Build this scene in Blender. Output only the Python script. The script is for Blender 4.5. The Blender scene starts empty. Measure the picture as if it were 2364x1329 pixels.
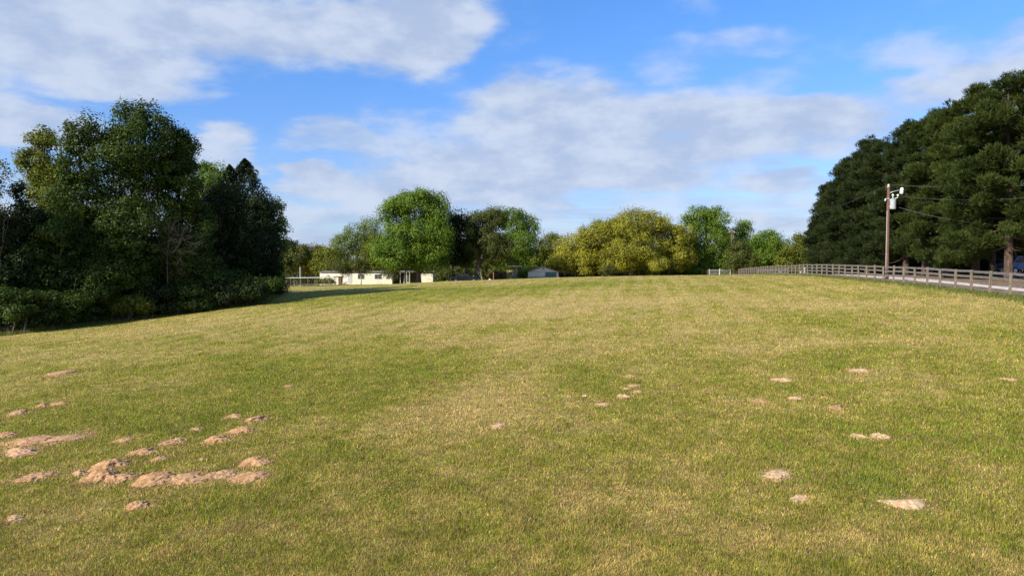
import bpy, math, random
import numpy as np
from mathutils import Vector, Matrix

# ------------------------------------------------------------------ camera, sky, sun, exposure
S = bpy.context.scene
COL = S.collection
F, CX, CY, HOR = 1688.0, 1182.0, 664.5, 600.0
PITCH = math.atan((CY - HOR) / F)
CAMZ = 4.4
cam_d = bpy.data.cameras.new("camera"); cam = bpy.data.objects.new("camera", cam_d); COL.objects.link(cam)
cam.location = (0, 0, CAMZ); cam.rotation_euler = (math.pi / 2 - PITCH, 0, 0)
cam_d.sensor_width = 36; cam_d.lens = 36 * F / 2364; cam_d.clip_end = 8000; cam_d.clip_start = 0.1
S.camera = cam
S.view_settings.view_transform = 'Standard'; S.view_settings.look = 'None'
S.view_settings.exposure = 0.62; S.view_settings.gamma = 1
S.cycles.max_bounces = 5; S.cycles.diffuse_bounces = 3; S.cycles.transmission_bounces = 3
S.cycles.transparent_max_bounces = 6

SUN_EL, SUN_AZ = math.radians(32), math.radians(54)    # light travels forward and to the right by SUN_AZ
ldir = Vector((math.sin(SUN_AZ) * math.cos(SUN_EL), math.cos(SUN_AZ) * math.cos(SUN_EL), -math.sin(SUN_EL)))
sun_d = bpy.data.lights.new("sun", 'SUN'); sun = bpy.data.objects.new("sun", sun_d); COL.objects.link(sun)
sun_d.energy = 5.0; sun_d.angle = math.radians(0.6); sun_d.color = (1, 0.91, 0.74)
sun.rotation_euler = ldir.to_track_quat('-Z', 'Y').to_euler(); sun.location = (-60, -70, 60)


def ray(px, py):
    x, y = (px - CX) / F, (CY - py) / F
    c, s = math.cos(PITCH), math.sin(PITCH)
    return np.array([x, c + y * s, y * c - s])


def P(px, py, d):
    """point at forward distance d seen at photo pixel px, py"""
    r = ray(px, py)
    return r * (d / r[1]) + np.array([0, 0, CAMZ])


def node(nt, t, **kw):
    n = nt.nodes.new(t)
    for k, v in kw.items():
        setattr(n, k, v)
    return n


def math_n(nt, op, a, b=None, c=None, clamp=False):
    n = nt.nodes.new('ShaderNodeMath'); n.operation = op; n.use_clamp = clamp
    for i, v in enumerate((a, b, c)):
        if v is None:
            continue
        if isinstance(v, (int, float)):
            n.inputs[i].default_value = v
        else:
            nt.links.new(v, n.inputs[i])
    return n.outputs[0]


def mixcol(nt, fac, a, b, mode='MIX'):
    n = nt.nodes.new('ShaderNodeMix'); n.data_type = 'RGBA'; n.blend_type = mode
    for i, v in ((0, fac), (6, a), (7, b)):
        if isinstance(v, (int, float)):
            n.inputs[i].default_value = v
        elif isinstance(v, (tuple, list)):
            n.inputs[i].default_value = (*v[:3], 1)
        else:
            nt.links.new(v, n.inputs[i])
    return n.outputs[2]


def maprange(nt, v, a, b, c, d, smooth=True):
    n = nt.nodes.new('ShaderNodeMapRange')
    n.interpolation_type = 'SMOOTHSTEP' if smooth else 'LINEAR'
    nt.links.new(v, n.inputs[0])
    for i, x in enumerate((a, b, c, d)):
        n.inputs[i + 1].default_value = x
    return n.outputs[0]


def build_world():
    w = bpy.data.worlds.new("World"); S.world = w; w.use_nodes = True
    nt = w.node_tree; nt.nodes.clear(); L = nt.links.new
    out = node(nt, 'ShaderNodeOutputWorld'); bg = node(nt, 'ShaderNodeBackground')
    L(bg.outputs[0], out.inputs[0])
    sky = node(nt, 'ShaderNodeTexSky'); sky.sky_type = 'NISHITA'; sky.sun_disc = False
    sky.sun_elevation = SUN_EL; sky.sun_rotation = SUN_AZ + math.pi
    sky.air_density = 1.0; sky.dust_density = 0.3; sky.ozone_density = 2.2; sky.altitude = 100
    tc = node(nt, 'ShaderNodeTexCoord'); sp = node(nt, 'ShaderNodeSeparateXYZ')
    L(tc.outputs['Generated'], sp.inputs[0])
    X, Y, Z = sp.outputs
    az = math_n(nt, 'ARCTAN2', X, Y); el = math_n(nt, 'ARCSINE', Z)
    # cloud sheet coordinates: the direction met with a high flat layer
    zz = math_n(nt, 'ADD', math_n(nt, 'MAXIMUM', Z, 0.0), 0.10)
    cb = node(nt, 'ShaderNodeCombineXYZ')
    L(math_n(nt, 'DIVIDE', X, zz), cb.inputs[0]); L(math_n(nt, 'DIVIDE', Y, zz), cb.inputs[1])

    def noise(scale, detail, rough, loc=(0, 0, 0), sc=(1, 1, 1), dist=0.0):
        mp = node(nt, 'ShaderNodeMapping'); L(cb.outputs[0], mp.inputs[0])
        mp.inputs[1].default_value = loc; mp.inputs[3].default_value = sc
        n = node(nt, 'ShaderNodeTexNoise'); L(mp.outputs[0], n.inputs['Vector'])
        n.inputs['Scale'].default_value = scale; n.inputs['Detail'].default_value = detail
        n.inputs['Roughness'].default_value = rough; n.inputs['Distortion'].default_value = dist
        return n.outputs['Fac']
    n1 = noise(1.1, 7, 0.55, (3, 1, 0)); n2 = noise(1.3, 6, 0.55, (9, 7, 0)); n3 = noise(2.4, 8, 0.6, (1, 5, 0), (1, 1, 1), 0.4)
    n4 = noise(0.9, 5, 0.6, (5, 2, 0), (0.5, 1.6, 1))
    cb2 = node(nt, 'ShaderNodeCombineXYZ'); L(az, cb2.inputs[0]); L(math_n(nt, 'MULTIPLY', el, 2.0), cb2.inputs[1])
    pf = node(nt, 'ShaderNodeTexNoise'); L(cb2.outputs[0], pf.inputs['Vector'])
    pf.inputs['Scale'].default_value = 11; pf.inputs['Detail'].default_value = 7; pf.inputs['Roughness'].default_value = .56
    puff = pf.outputs['Fac']
    azw = math_n(nt, 'ADD', az, math_n(nt, 'MULTIPLY', math_n(nt, 'SUBTRACT', n1, 0.5), 0.20))
    elw = math_n(nt, 'ADD', el, math_n(nt, 'MULTIPLY', math_n(nt, 'SUBTRACT', n2, 0.5), 0.10))
    blobs = [(150, 60, 400, 110, 1.0), (240, 165, 260, 70, .9), (560, 60, 330, 105, .95), (850, 85, 300, 90, 1.0),
             (1000, 70, 170, 110, .9), (60, 290, 260, 75, .85), (510, 345, 110, 50, .75), (380, 215, 190, 40, .6),
             (700, 415, 150, 35, .8), (790, 330, 140, 40, .6), (1290, 245, 250, 80, .85), (1150, 300, 330, 70, .6),
             (1540, 300, 400, 95, .9), (1850, 300, 320, 85, .85), (1300, 385, 520, 90, .95), (1000, 450, 420, 55, .8),
             (1700, 105, 180, 40, .33), (1750, 190, 120, 35, .32), (1560, 165, 90, 35, .3), (2130, 115, 150, 50, .38),
             (2120, 215, 100, 45, .65), (2300, 175, 190, 85, .9), (1810, 420, 150, 35, .8), (1830, 465, 170, 22, .6),
             (2420, 60, 200, 40, .5), (-300, 60, 500, 260, .8), (2900, 250, 500, 200, .7), (1900, -350, 600, 120, .5), (600, -450, 700, 150, .6)]
    tot = None
    for (bx, by, rx, ry, s) in blobs:
        r = ray(bx, by); a0 = math.atan2(r[0], r[1]); e0 = math.asin(r[2] / np.linalg.norm(r))
        ca = math.cos(a0) ** 2
        u = math_n(nt, 'DIVIDE', math_n(nt, 'SUBTRACT', azw, a0), rx / F * ca)
        v = math_n(nt, 'DIVIDE', math_n(nt, 'SUBTRACT', elw, e0), ry / F * math.cos(a0))
        q = math_n(nt, 'ADD', math_n(nt, 'MULTIPLY', u, u), math_n(nt, 'MULTIPLY', v, v))
        m = maprange(nt, q, 0.05, 1.25, s, 0.0)
        # soft union: 1-(1-a)(1-b)
        tot = m if tot is None else math_n(nt, 'SUBTRACT', math_n(nt, 'ADD', tot, m), math_n(nt, 'MULTIPLY', tot, m))
    low = maprange(nt, el, 0.02, 0.17, 0.85, 0.0)
    streak = maprange(nt, n4, 0.36, 0.6, 0.5, 1.0)
    low = math_n(nt, 'MULTIPLY', low, streak)
    tot = math_n(nt, 'MAXIMUM', tot, low)
    dens = math_n(nt, 'ADD', tot, math_n(nt, 'MULTIPLY', math_n(nt, 'SUBTRACT', math_n(nt, 'MULTIPLY_ADD', puff, 1.15, math_n(nt, 'MULTIPLY', n3, 0.85)), 1.0), 0.85))
    dens = maprange(nt, dens, -0.04, 0.92, 0.0, 0.95)
    back = maprange(nt, math_n(nt, 'ADD', n1, math_n(nt, 'MULTIPLY', Y, -0.4)), 0.5, 0.9, 0.0, 0.7)
    behind = maprange(nt, Y, 0.1, 0.3, 1.0, 0.0)
    dens = math_n(nt, 'MAXIMUM', dens, math_n(nt, 'MULTIPLY', back, behind))
    lit = maprange(nt, math_n(nt, 'ADD', math_n(nt, 'MULTIPLY', n2, 0.3), math_n(nt, 'MULTIPLY', puff, 0.9)), 0.46, 0.74, 0.0, 1.0)
    ccol = mixcol(nt, lit, (3.8, 4.7, 6.5), (5.4, 6.1, 7.45))
    tintc = mixcol(nt, maprange(nt, el, 0.03, 0.38, 0, 1), (0.80, 0.97, 1.42), (0.70, 1.20, 1.83))
    skyc = mixcol(nt, 1.0, sky.outputs[0], tintc, 'MULTIPLY')
    global SKYMUL
    col = mixcol(nt, dens, skyc, ccol)
    L(col, bg.inputs[0]); bg.inputs[1].default_value = 0.077


build_world()

# ------------------------------------------------------------------ helpers
rng = np.random.default_rng(7)
random.seed(7)


def link(o, parent=None):
    COL.objects.link(o)
    if parent is not None:
        o.parent = parent
    return o


def tag(o, label=None, cat=None, group=None, kind=None):
    if label: o['label'] = label
    if cat: o['category'] = cat
    if group: o['group'] = group
    if kind: o['kind'] = kind
    return o


def empty(name, loc, rz=0.0):
    o = bpy.data.objects.new(name, None); o.empty_display_size = 0.3
    o.location = loc; o.rotation_euler = (0, 0, rz)
    return link(o)


def mesh_np(name, V, Fc, mat=None, parent=None, attrs=None, smooth=False):
    V = np.asarray(V, np.float32).reshape(-1, 3); Fc = np.asarray(Fc, np.int32)
    me = bpy.data.meshes.new(name)
    m, k = Fc.shape
    me.vertices.add(len(V)); me.vertices.foreach_set('co', V.ravel())
    me.loops.add(m * k); me.loops.foreach_set('vertex_index', Fc.ravel())
    me.polygons.add(m); me.polygons.foreach_set('loop_start', np.arange(0, m * k, k, dtype=np.int32))
    me.polygons.foreach_set('loop_total', np.full(m, k, np.int32))
    if smooth:
        me.polygons.foreach_set('use_smooth', np.ones(m, bool))
    me.update(calc_edges=True)
    for an, (typ, arr) in (attrs or {}).items():
        at = me.attributes.new(an, typ, 'POINT')
        arr = np.asarray(arr, np.float32)
        at.data.foreach_set('color' if typ == 'FLOAT_COLOR' else 'value', arr.ravel())
    if mat: me.materials.append(mat)
    o = bpy.data.objects.new(name, me)
    return link(o, parent)


class MB:
    """collects boxes, tubes and polygons into one mesh"""
    def __init__(s): s.v = []; s.f = []

    def box(s, x0, x1, y0, y1, z0, z1):
        b = len(s.v)
        s.v += [(x, y, z) for z in (z0, z1) for (x, y) in ((x0, y0), (x1, y0), (x1, y1), (x0, y1))]
        s.f += [tuple(b + i for i in q) for q in ((3, 2, 1, 0), (4, 5, 6, 7), (0, 1, 5, 4), (1, 2, 6, 5), (2, 3, 7, 6), (3, 0, 4, 7))]
        return s

    def beam(s, a, b, w, h, up=(0, 0, 1)):
        a, b, up = Vector(a), Vector(b), Vector(up)
        d = (b - a).normalized(); sd = d.cross(up).normalized() * (w / 2); u = sd.cross(d).normalized() * (h / 2)
        k = len(s.v)
        for p in (a, b):
            s.v += [tuple(p - sd - u), tuple(p + sd - u), tuple(p + sd + u), tuple(p - sd + u)]
        s.f += [tuple(k + i for i in q) for q in ((0, 3, 2, 1), (4, 5, 6, 7), (0, 1, 5, 4), (1, 2, 6, 5), (2, 3, 7, 6), (3, 0, 4, 7))]
        return s

    def tube(s, pts, rad, n=8, cap=True):
        pts = [Vector(p) for p in pts]
        if isinstance(rad, (int, float)): rad = [rad] * len(pts)
        k0 = len(s.v)
        for i, p in enumerate(pts):
            d = (pts[min(i + 1, len(pts) - 1)] - pts[max(i - 1, 0)]).normalized()
            a = Vector((1, 0, 0)) if abs(d.x) < 0.8 else Vector((0, 1, 0))
            u = d.cross(a).normalized(); w = d.cross(u)
            for j in range(n):
                t = 2 * math.pi * j / n
                s.v.append(tuple(p + (u * math.cos(t) + w * math.sin(t)) * rad[i]))
        for i in range(len(pts) - 1):
            for j in range(n):
                a, b = k0 + i * n + j, k0 + i * n + (j + 1) % n
                s.f.append((a, b, b + n, a + n))
        if cap:
            s.f.append(tuple(k0 + j for j in reversed(range(n))))
            s.f.append(tuple(k0 + (len(pts) - 1) * n + j for j in range(n)))
        return s

    def prism(s, prof, y0, y1):
        """profile of (x, z) points pushed from y0 to y1"""
        k = len(s.v); n = len(prof)
        s.v += [(x, y0, z) for x, z in prof] + [(x, y1, z) for x, z in prof]
        s.f.append(tuple(range(k, k + n))); s.f.append(tuple(reversed(range(k + n, k + 2 * n))))
        for i in range(n):
            j = (i + 1) % n
            s.f.append((k + i, k + n + i, k + n + j, k + j))
        return s

    def poly(s, pts):
        k = len(s.v); s.v += [tuple(p) for p in pts]; s.f.append(tuple(range(k, k + len(pts)))); return s

    def build(s, name, mat, parent=None, bevel=0.0, smooth=False):
        me = bpy.data.meshes.new(name); me.from_pydata(s.v, [], s.f); me.update()
        if smooth:
            for p in me.polygons: p.use_smooth = True
        if mat: me.materials.append(mat)
        o = bpy.data.objects.new(name, me); link(o, parent)
        if bevel:
            b = o.modifiers.new('b', 'BEVEL'); b.width = bevel; b.segments = 2; b.limit_method = 'ANGLE'
        return o


def vnoise(x, y, seed=0):
    xi, yi = np.floor(x).astype(np.int64), np.floor(y).astype(np.int64)
    fx, fy = x - xi, y - yi
    fx, fy = fx * fx * (3 - 2 * fx), fy * fy * (3 - 2 * fy)

    def h(a, b):
        n = (a * 374761393 + b * 668265263 + seed * 974634777) & 0xffffffff
        n = ((n ^ (n >> 13)) * 1274126177) & 0xffffffff
        return ((n ^ (n >> 16)) & 0xffff) / 65535.0
    return (h(xi, yi) * (1 - fx) + h(xi + 1, yi) * fx) * (1 - fy) + (h(xi, yi + 1) * (1 - fx) + h(xi + 1, yi + 1) * fx) * fy


def fbm(x, y, seed=0, o=4):
    t, a, s = 0, 1, 0
    for i in range(o):
        t = t + a * vnoise(x * 2 ** i, y * 2 ** i, seed + i); s += a; a *= 0.5
    return t / s


# ------------------------------------------------------------------ terrain height
def fence_x(d): return 28.6 + (d - 42) * 0.175


ctrl = []
def C(px, py, d):
    p = P(px, py, d); ctrl.append((p[0], p[1], p[2]))
for a in [(0, 775, 58), (300, 742, 66), (600, 702, 71), (660, 672, 98), (870, 656, 160), (740, 657, 160), (870, 667, 112),
          (1182, 645, 105), (1400, 641, 100), (1640, 636.5, 96), (1680, 636.5, 170), (1060, 652, 150), (1250, 644.5, 165),
          (1000, 650, 130), (1500, 640.5, 165)]:
    C(*a)
for d, z in ((42, -2.1), (54, -1.98), (66.6, -1.89), (84, -1.89), (103, -2.15), (126, -2.5), (155, -3.2)):
    ctrl.append((fence_x(d), d, CAMZ + z))
for x, y, z in ((0, 0, -4.4), (0, 12, -4.25), (-12, 12, -4.9), (12, 12, -3.6), (-20, 30, -5.2), (14, 35, -3.1), (0, 50, -3.75), (10, 75, -2.65),
                (0, -30, -4.8), (-50, -20, -8), (50, -20, -2.2), (-60, 80, -6.2), (-60, 140, -6.5), (41, 60, -1.7),
                (48, 100, -1.9), (70, 80, -1.2), (70, 150, -3.2), (-45, 200, -7.2), (0, 210, -6.2), (60, 210, -5.2), (-25, 45, -5.1)):
    ctrl.append((x, y, CAMZ + z))
ctrl = np.array(ctrl)


def _k(r2): return 0.5 * r2 * np.log(r2 + 1e-9)


_A = ctrl[:, :2] / 50
_n = len(_A)
_M = np.zeros((_n + 3, _n + 3))
_M[:_n, :_n] = _k(((_A[:, None] - _A[None]) ** 2).sum(-1)) + np.eye(_n) * 0.02
_M[:_n, _n] = 1; _M[:_n, _n + 1:] = _A; _M[_n:, :_n] = _M[:_n, _n:].T
_W = np.linalg.solve(_M, np.concatenate([ctrl[:, 2], np.zeros(3)]))


def G(x, y):
    x = np.asarray(x, float); y = np.asarray(y, float); sh = x.shape
    p = np.stack([x.ravel(), y.ravel()], -1) / 50
    r = np.hypot(p[:, 0], p[:, 1])
    sc = np.minimum(1, 4.6 / np.maximum(r, 1e-6)); q = p * sc[:, None]
    out = np.empty(len(p))
    for i in range(0, len(p), 100000):
        qq = q[i:i + 100000]
        out[i:i + 100000] = _k(((qq[:, None] - _A[None]) ** 2).sum(-1)) @ _W[:_n] + _W[_n] + qq @ _W[_n + 1:]
    t = np.clip((r - 4.2) / 3, 0, 1)
    out = out * (1 - t) + (CAMZ - 7.5) * t
    z = out.reshape(sh)
    return z + (fbm(x / 3.1, y / 3.1, 3, 3) - 0.5) * 0.10


def g(x, y): return float(G(np.array([x]), np.array([y]))[0])


def hit(px, py, dmin=6, dmax=240):
    """ground point seen at a photo pixel"""
    r = ray(px, py)
    ds = np.geomspace(dmin, dmax, 900)
    xs = r[0] / r[1] * ds; zs = CAMZ + r[2] / r[1] * ds
    gz = G(xs, ds)
    b = np.nonzero(zs < gz)[0]
    i = b[0] if len(b) else len(ds) - 1
    return np.array([xs[i], ds[i], gz[i]])


# ------------------------------------------------------------------ materials
def new_mat(name):
    m = bpy.data.materials.new(name); m.use_nodes = True
    return m, m.node_tree, m.node_tree.nodes['Principled BSDF']


def leaf_mat(name, dark, light, transl=0.35):
    m = bpy.data.materials.new(name); m.use_nodes = True; nt = m.node_tree; nt.nodes.clear(); L = nt.links.new
    out = node(nt, 'ShaderNodeOutputMaterial'); at = node(nt, 'ShaderNodeAttribute', attribute_name='tint')
    col = mixcol(nt, at.outputs['Fac'], dark, light)
    d = node(nt, 'ShaderNodeBsdfDiffuse'); t = node(nt, 'ShaderNodeBsdfTranslucent')
    gl = node(nt, 'ShaderNodeBsdfGlossy'); gl.inputs['Roughness'].default_value = 0.5
    gl.inputs['Color'].default_value = (0.7, 0.75, 0.7, 1)
    L(col, d.inputs[0]); L(mixcol(nt, 1.0, col, (1.25, 1.2, 0.6), 'MULTIPLY'), t.inputs[0])
    mx = node(nt, 'ShaderNodeMixShader'); mx.inputs[0].default_value = transl
    L(d.outputs[0], mx.inputs[1]); L(t.outputs[0], mx.inputs[2])
    m2 = node(nt, 'ShaderNodeMixShader'); m2.inputs[0].default_value = 0.015
    L(mx.outputs[0], m2.inputs[1]); L(gl.outputs[0], m2.inputs[2])
    L(m2.outputs[0], out.inputs[0])
    return m


def noisy_mat(name, c1, c2, scale=5, rough=0.85, bump=0.0, stretch=(1, 1, 1), detail=6, metal=0.0, lo=.35, hi=.65):
    m, nt, b = new_mat(name); L = nt.links.new
    tc = node(nt, 'ShaderNodeTexCoord'); mp = node(nt, 'ShaderNodeMapping'); L(tc.outputs['Object'], mp.inputs[0])
    mp.inputs[3].default_value = stretch
    n = node(nt, 'ShaderNodeTexNoise'); L(mp.outputs[0], n.inputs['Vector'])
    n.inputs['Scale'].default_value = scale; n.inputs['Detail'].default_value = detail
    n.inputs['Roughness'].default_value = 0.6
    L(mixcol(nt, maprange(nt, n.outputs['Fac'], lo, hi, 0, 1), c1, c2), b.inputs['Base Color'])
    b.inputs['Roughness'].default_value = rough; b.inputs['Metallic'].default_value = metal
    if bump:
        bp = node(nt, 'ShaderNodeBump'); bp.inputs['Strength'].default_value = bump; bp.inputs['Distance'].default_value = 0.05
        L(n.outputs['Fac'], bp.inputs['Height']); L(bp.outputs[0], b.inputs['Normal'])
    return m


M = {}
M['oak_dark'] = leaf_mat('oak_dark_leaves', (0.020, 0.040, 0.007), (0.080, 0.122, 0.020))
M['oak_lit'] = leaf_mat('lit_yellow_green_leaves', (0.05, 0.07, 0.008), (0.19, 0.21, 0.022))  # lit copy of the oak leaves, sunlight put into colour; also yellow-green elms
M['green'] = leaf_mat('bright_green_leaves', (0.05, 0.10, 0.011), (0.19, 0.285, 0.03))
M['lightgreen'] = leaf_mat('light_green_leaves', (0.09, 0.13, 0.03), (0.20, 0.26, 0.07))
M['olive'] = leaf_mat('olive_leaves', (0.04, 0.055, 0.012), (0.13, 0.145, 0.03))
M['yellow'] = leaf_mat('yellow_oak_catkins', (0.085, 0.09, 0.013), (0.44, 0.425, 0.045))
M['rust'] = leaf_mat('rusty_leaves', (0.10, 0.08, 0.02), (0.25, 0.19, 0.06))
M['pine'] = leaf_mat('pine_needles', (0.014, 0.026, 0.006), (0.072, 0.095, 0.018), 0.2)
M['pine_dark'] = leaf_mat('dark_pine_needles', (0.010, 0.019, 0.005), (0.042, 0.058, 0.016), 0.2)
M['cedar'] = leaf_mat('cedar_foliage', (0.007, 0.014, 0.004), (0.028, 0.042, 0.011), 0.1)
M['bark'] = noisy_mat('bark', (0.05, 0.038, 0.028), (0.15, 0.12, 0.095), 9, 0.95, 0.5, (1, 1, 0.25))
M['palebark'] = noisy_mat('pale_bark', (0.22, 0.19, 0.15), (0.42, 0.38, 0.32), 9, 0.95, 0.3, (1, 1, 0.25))
M['pinebark'] = noisy_mat('pine_bark', (0.04, 0.024, 0.018), (0.11, 0.07, 0.05), 8, 0.95, 0.6, (1, 1, 0.3))
M['deadwood'] = noisy_mat('dead_wood', (0.05, 0.045, 0.04), (0.13, 0.12, 0.105), 9, 0.95)
M['weathered'] = noisy_mat('weathered_board', (0.07, 0.062, 0.058), (0.19, 0.17, 0.155), 6, 0.9, 0.3, (0.6, 0.6, 6))
M['postwood'] = noisy_mat('fence_post_wood', (0.10, 0.078, 0.06), (0.25, 0.205, 0.16), 7, 0.9, 0.4, (3, 3, 0.5))
M['polewood'] = noisy_mat('pole_wood', (0.085, 0.038, 0.024), (0.175, 0.082, 0.052), 6, 0.85, 0.3, (4, 4, 0.25))
M['galv'] = noisy_mat('galvanised_steel', (0.45, 0.47, 0.5), (0.62, 0.64, 0.67), 12, 0.4, 0, metal=0.3)
M['tank'] = noisy_mat('tank_paint', (0.30, 0.33, 0.36), (0.40, 0.43, 0.46), 6, 0.4)
M['porcelain'] = noisy_mat('porcelain', (0.75, 0.75, 0.72), (0.82, 0.82, 0.8), 6, 0.25)
M['wire'] = noisy_mat('cable', (0.06, 0.06, 0.06), (0.16, 0.16, 0.16), 3, 0.5)
M['soil'] = noisy_mat('red_sandy_soil', (0.29, 0.15, 0.065), (0.48, 0.285, 0.145), 9, 1.0, 0.4, detail=10)
M['soilpale'] = noisy_mat('dry_reddish_soil', (0.30, 0.16, 0.08), (0.50, 0.315, 0.18), 9, 1.0, 0.6, detail=10)
M['sand'] = noisy_mat('pale_sandy_soil', (0.38, 0.245, 0.13), (0.56, 0.40, 0.235), 9, 1.0, 0.3, detail=10)
M['whitewall'] = noisy_mat('cream_siding', (0.72, 0.68, 0.57), (0.84, 0.80, 0.69), 1.2, 0.6, 0, (1, 1, 3))
M['whitepaint'] = noisy_mat('white_paint', (0.42, 0.43, 0.43), (0.56, 0.56, 0.55), 4, 0.5)
M['greywall'] = noisy_mat('grey_white_siding', (0.58, 0.54, 0.48), (0.74, 0.70, 0.62), 1.5, 0.7, 0, (1, 1, 4))
M['roofdark'] = noisy_mat('dark_shingle', (0.035, 0.03, 0.028), (0.09, 0.08, 0.075), 8, 0.9)
M['rooflight'] = noisy_mat('pale_metal_roof', (0.4, 0.4, 0.4), (0.62, 0.62, 0.6), 3, 0.5)
M['dark'] = noisy_mat('dark_interior', (0.02, 0.018, 0.016), (0.05, 0.045, 0.04), 4, 0.9)
M['teal'] = noisy_mat('teal_door_paint', (0.03, 0.10, 0.10), (0.06, 0.16, 0.15), 3, 0.5)
M['glass'] = noisy_mat('window_glass', (0.02, 0.03, 0.04), (0.05, 0.07, 0.09), 2, 0.08)
M['carpaint'] = noisy_mat('dark_blue_car_paint', (0.006, 0.010, 0.022), (0.010, 0.016, 0.035), 2, 0.25)
M['bluepaint'] = noisy_mat('blue_car_paint', (0.05, 0.10, 0.22), (0.10, 0.17, 0.32), 2, 0.3)
M['yellowpaint'] = noisy_mat('cream_yellow_paint', (0.55, 0.45, 0.2), (0.7, 0.6, 0.3), 3, 0.5)
M['rubber'] = noisy_mat('tyre_rubber', (0.015, 0.015, 0.015), (0.03, 0.03, 0.03), 6, 0.9)
M['chrome'] = noisy_mat('bright_metal', (0.5, 0.5, 0.5), (0.7, 0.7, 0.7), 6, 0.3, 0, metal=0.6)
M['rustpost'] = noisy_mat('orange_post', (0.30, 0.13, 0.06), (0.42, 0.2, 0.1), 6, 0.9)
M['brownwood'] = noisy_mat('brown_wood', (0.09, 0.05, 0.03), (0.2, 0.12, 0.07), 5, 0.9)

# ------------------------------------------------------------------ ground sheet
# soil mounds: px, py (photo), width px, height px above ground, material
MOUNDS = [
    (588, 1062, 62, 26, 'soil', 'round reddish soil mound just above the right end of the long soil ridge'),
    (318, 1162, 56, 22, 'soil', 'small reddish soil mound alone in the grass nearest the front left'),
    (255, 1065, 66, 34, 'soil', 'tall red soil heap behind the front row of heaps on the left'),
    (232, 1092, 74, 34, 'soil', 'broad red soil heap in front of the tall heap at the left'),
    (275, 1100, 70, 22, 'soil', 'low cloddy soil heap at the left end of the long ridge'),
    (360, 1098, 92, 34, 'soil', 'steep reddish heap in the middle of the long soil ridge'),
    (430, 1100, 96, 16, 'soil', 'low saddle of reddish soil in the long ridge'),
    (500, 1096, 78, 18, 'sand', 'pale dry stretch of soil in the long ridge'),
    (578, 1098, 86, 18, 'soil', 'orange soil heap closing the right end of the long ridge'),
    (85, 1097, 76, 16, 'soil', 'flat orange soil mound at the left between two grass strips'),
    (188, 1088, 44, 20, 'sand', 'grassy sandy mound at the left foot of the red heaps'),
    (500, 1011, 62, 24, 'soil', 'oval reddish mound in the middle of the left slope'),
    (555, 990, 52, 20, 'soil', 'smaller reddish mound touching the oval one on its upper right'),
    (592, 964, 46, 24, 'sand', 'pale dug out clods at the top right of the left mound group'),
    (538, 960, 34, 14, 'sand', 'thin pale soil scrape beside a dark green tuft'),
    (452, 989, 26, 10, 'sand', 'tiny pale scrape left of the two reddish mounds'),
    (50, 1037, 86, 20, 'sand', 'flat sandy orange mound lowest at the left edge'),
    (65, 1014, 100, 20, 'soil', 'long orange mound above the flat sandy one at the left edge'),
    (160, 1006, 92, 18, 'sand', 'long sandy strip of soil right of the left edge mounds'),
    (8, 1001, 50, 20, 'soil', 'reddish mound cut by the left edge of the view'),
    (135, 930, 34, 12, 'soil', 'small orange scrape high on the left slope'),
    (98, 934, 26, 16, 'soil', 'narrow orange scrape left of its small neighbour high on the slope'),
    (42, 950, 52, 12, 'sand', 'thin sandy scrape above the left edge mounds'),
    (140, 859, 52, 10, 'soil', 'farthest soil mound on the left slope'),
    (330, 1040, 56, 16, 'soil', 'half grown over soil mound behind the ridge'),
    (285, 1013, 40, 12, 'soil', 'dull purple brown patch of soil amid green grass at left'),
    (400, 1018, 50, 12, 'sand', 'pale crumbly scrape between grass tufts behind the ridge'),
    (370, 1057, 34, 14, 'soil', 'small crumbly mound between ridge and half grown mound'),
    (28, 1197, 44, 12, 'sand', 'pale sandy mound low at the left edge nearest the camera'),
    (470, 1058, 18, 10, 'sand', 'tiny pale scrape right of the crumbly mound'),
    (2091, 1156, 102, 20, 'sand', 'wide crescent of pale sand at the lower right'),
    (1789, 1093, 66, 14, 'sand', 'bright flat sand mound in the lower right field'),
    (1845, 1151, 38, 8, 'sand', 'small thin sand scrape left of the wide crescent'),
    (2032, 1006, 46, 20, 'sand', 'pale dug mound with a dark hollow on the right slope'),
    (1985, 1006, 34, 12, 'sand', 'small sand scrape just left of the dug mound'),
    (1805, 875, 38, 10, 'sand', 'pale mound beside the green patch at right'),
    (1980, 852, 44, 8, 'sand', 'thin tan scrape high on the right slope'),
    (1462, 888, 26, 7, 'sand', 'uppermost of the tight cluster of pale mounds in the middle'),
    (1445, 897, 15, 6, 'sand', 'smallest pale mound in the middle cluster'),
    (1472, 904, 18, 6, 'sand', 'right hand pale mound in the middle cluster'),
    (1440, 914, 30, 8, 'sand', 'widest pale mound in the middle cluster'),
    (1350, 912, 14, 8, 'sand', 'lone little pale mound left of the middle cluster'),
    (1390, 931, 26, 7, 'sand', 'pale mound below and left of the middle cluster'),
    (1150, 980, 36, 10, 'sand', 'pale mound in the dry tan patch at the centre'),
    (1453, 868, 26, 6, 'sand', 'thin pale scrape above the middle cluster'),
    (1930, 940, 34, 8, 'soil', 'faint orange scrape on the right slope'),
    (1838, 920, 28, 7, 'sand', 'small tan scrape above the faint orange one'),
    (1752, 925, 30, 6, 'soil', 'low orange scrape right of the centre'),
    (2330, 875, 26, 6, 'sand', 'small pale scrape near the right edge of the field'),
    (665, 890, 20, 6, 'soil', 'tiny orange scrape alone left of the centre'),
]
mound_w = []
for (px, py, w, h, mt, lb) in MOUNDS:
    p = hit(px, py + h * 0.3)
    mound_w.append((p[0], p[1], p[2], w / F * p[1] * 1.0))

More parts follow.
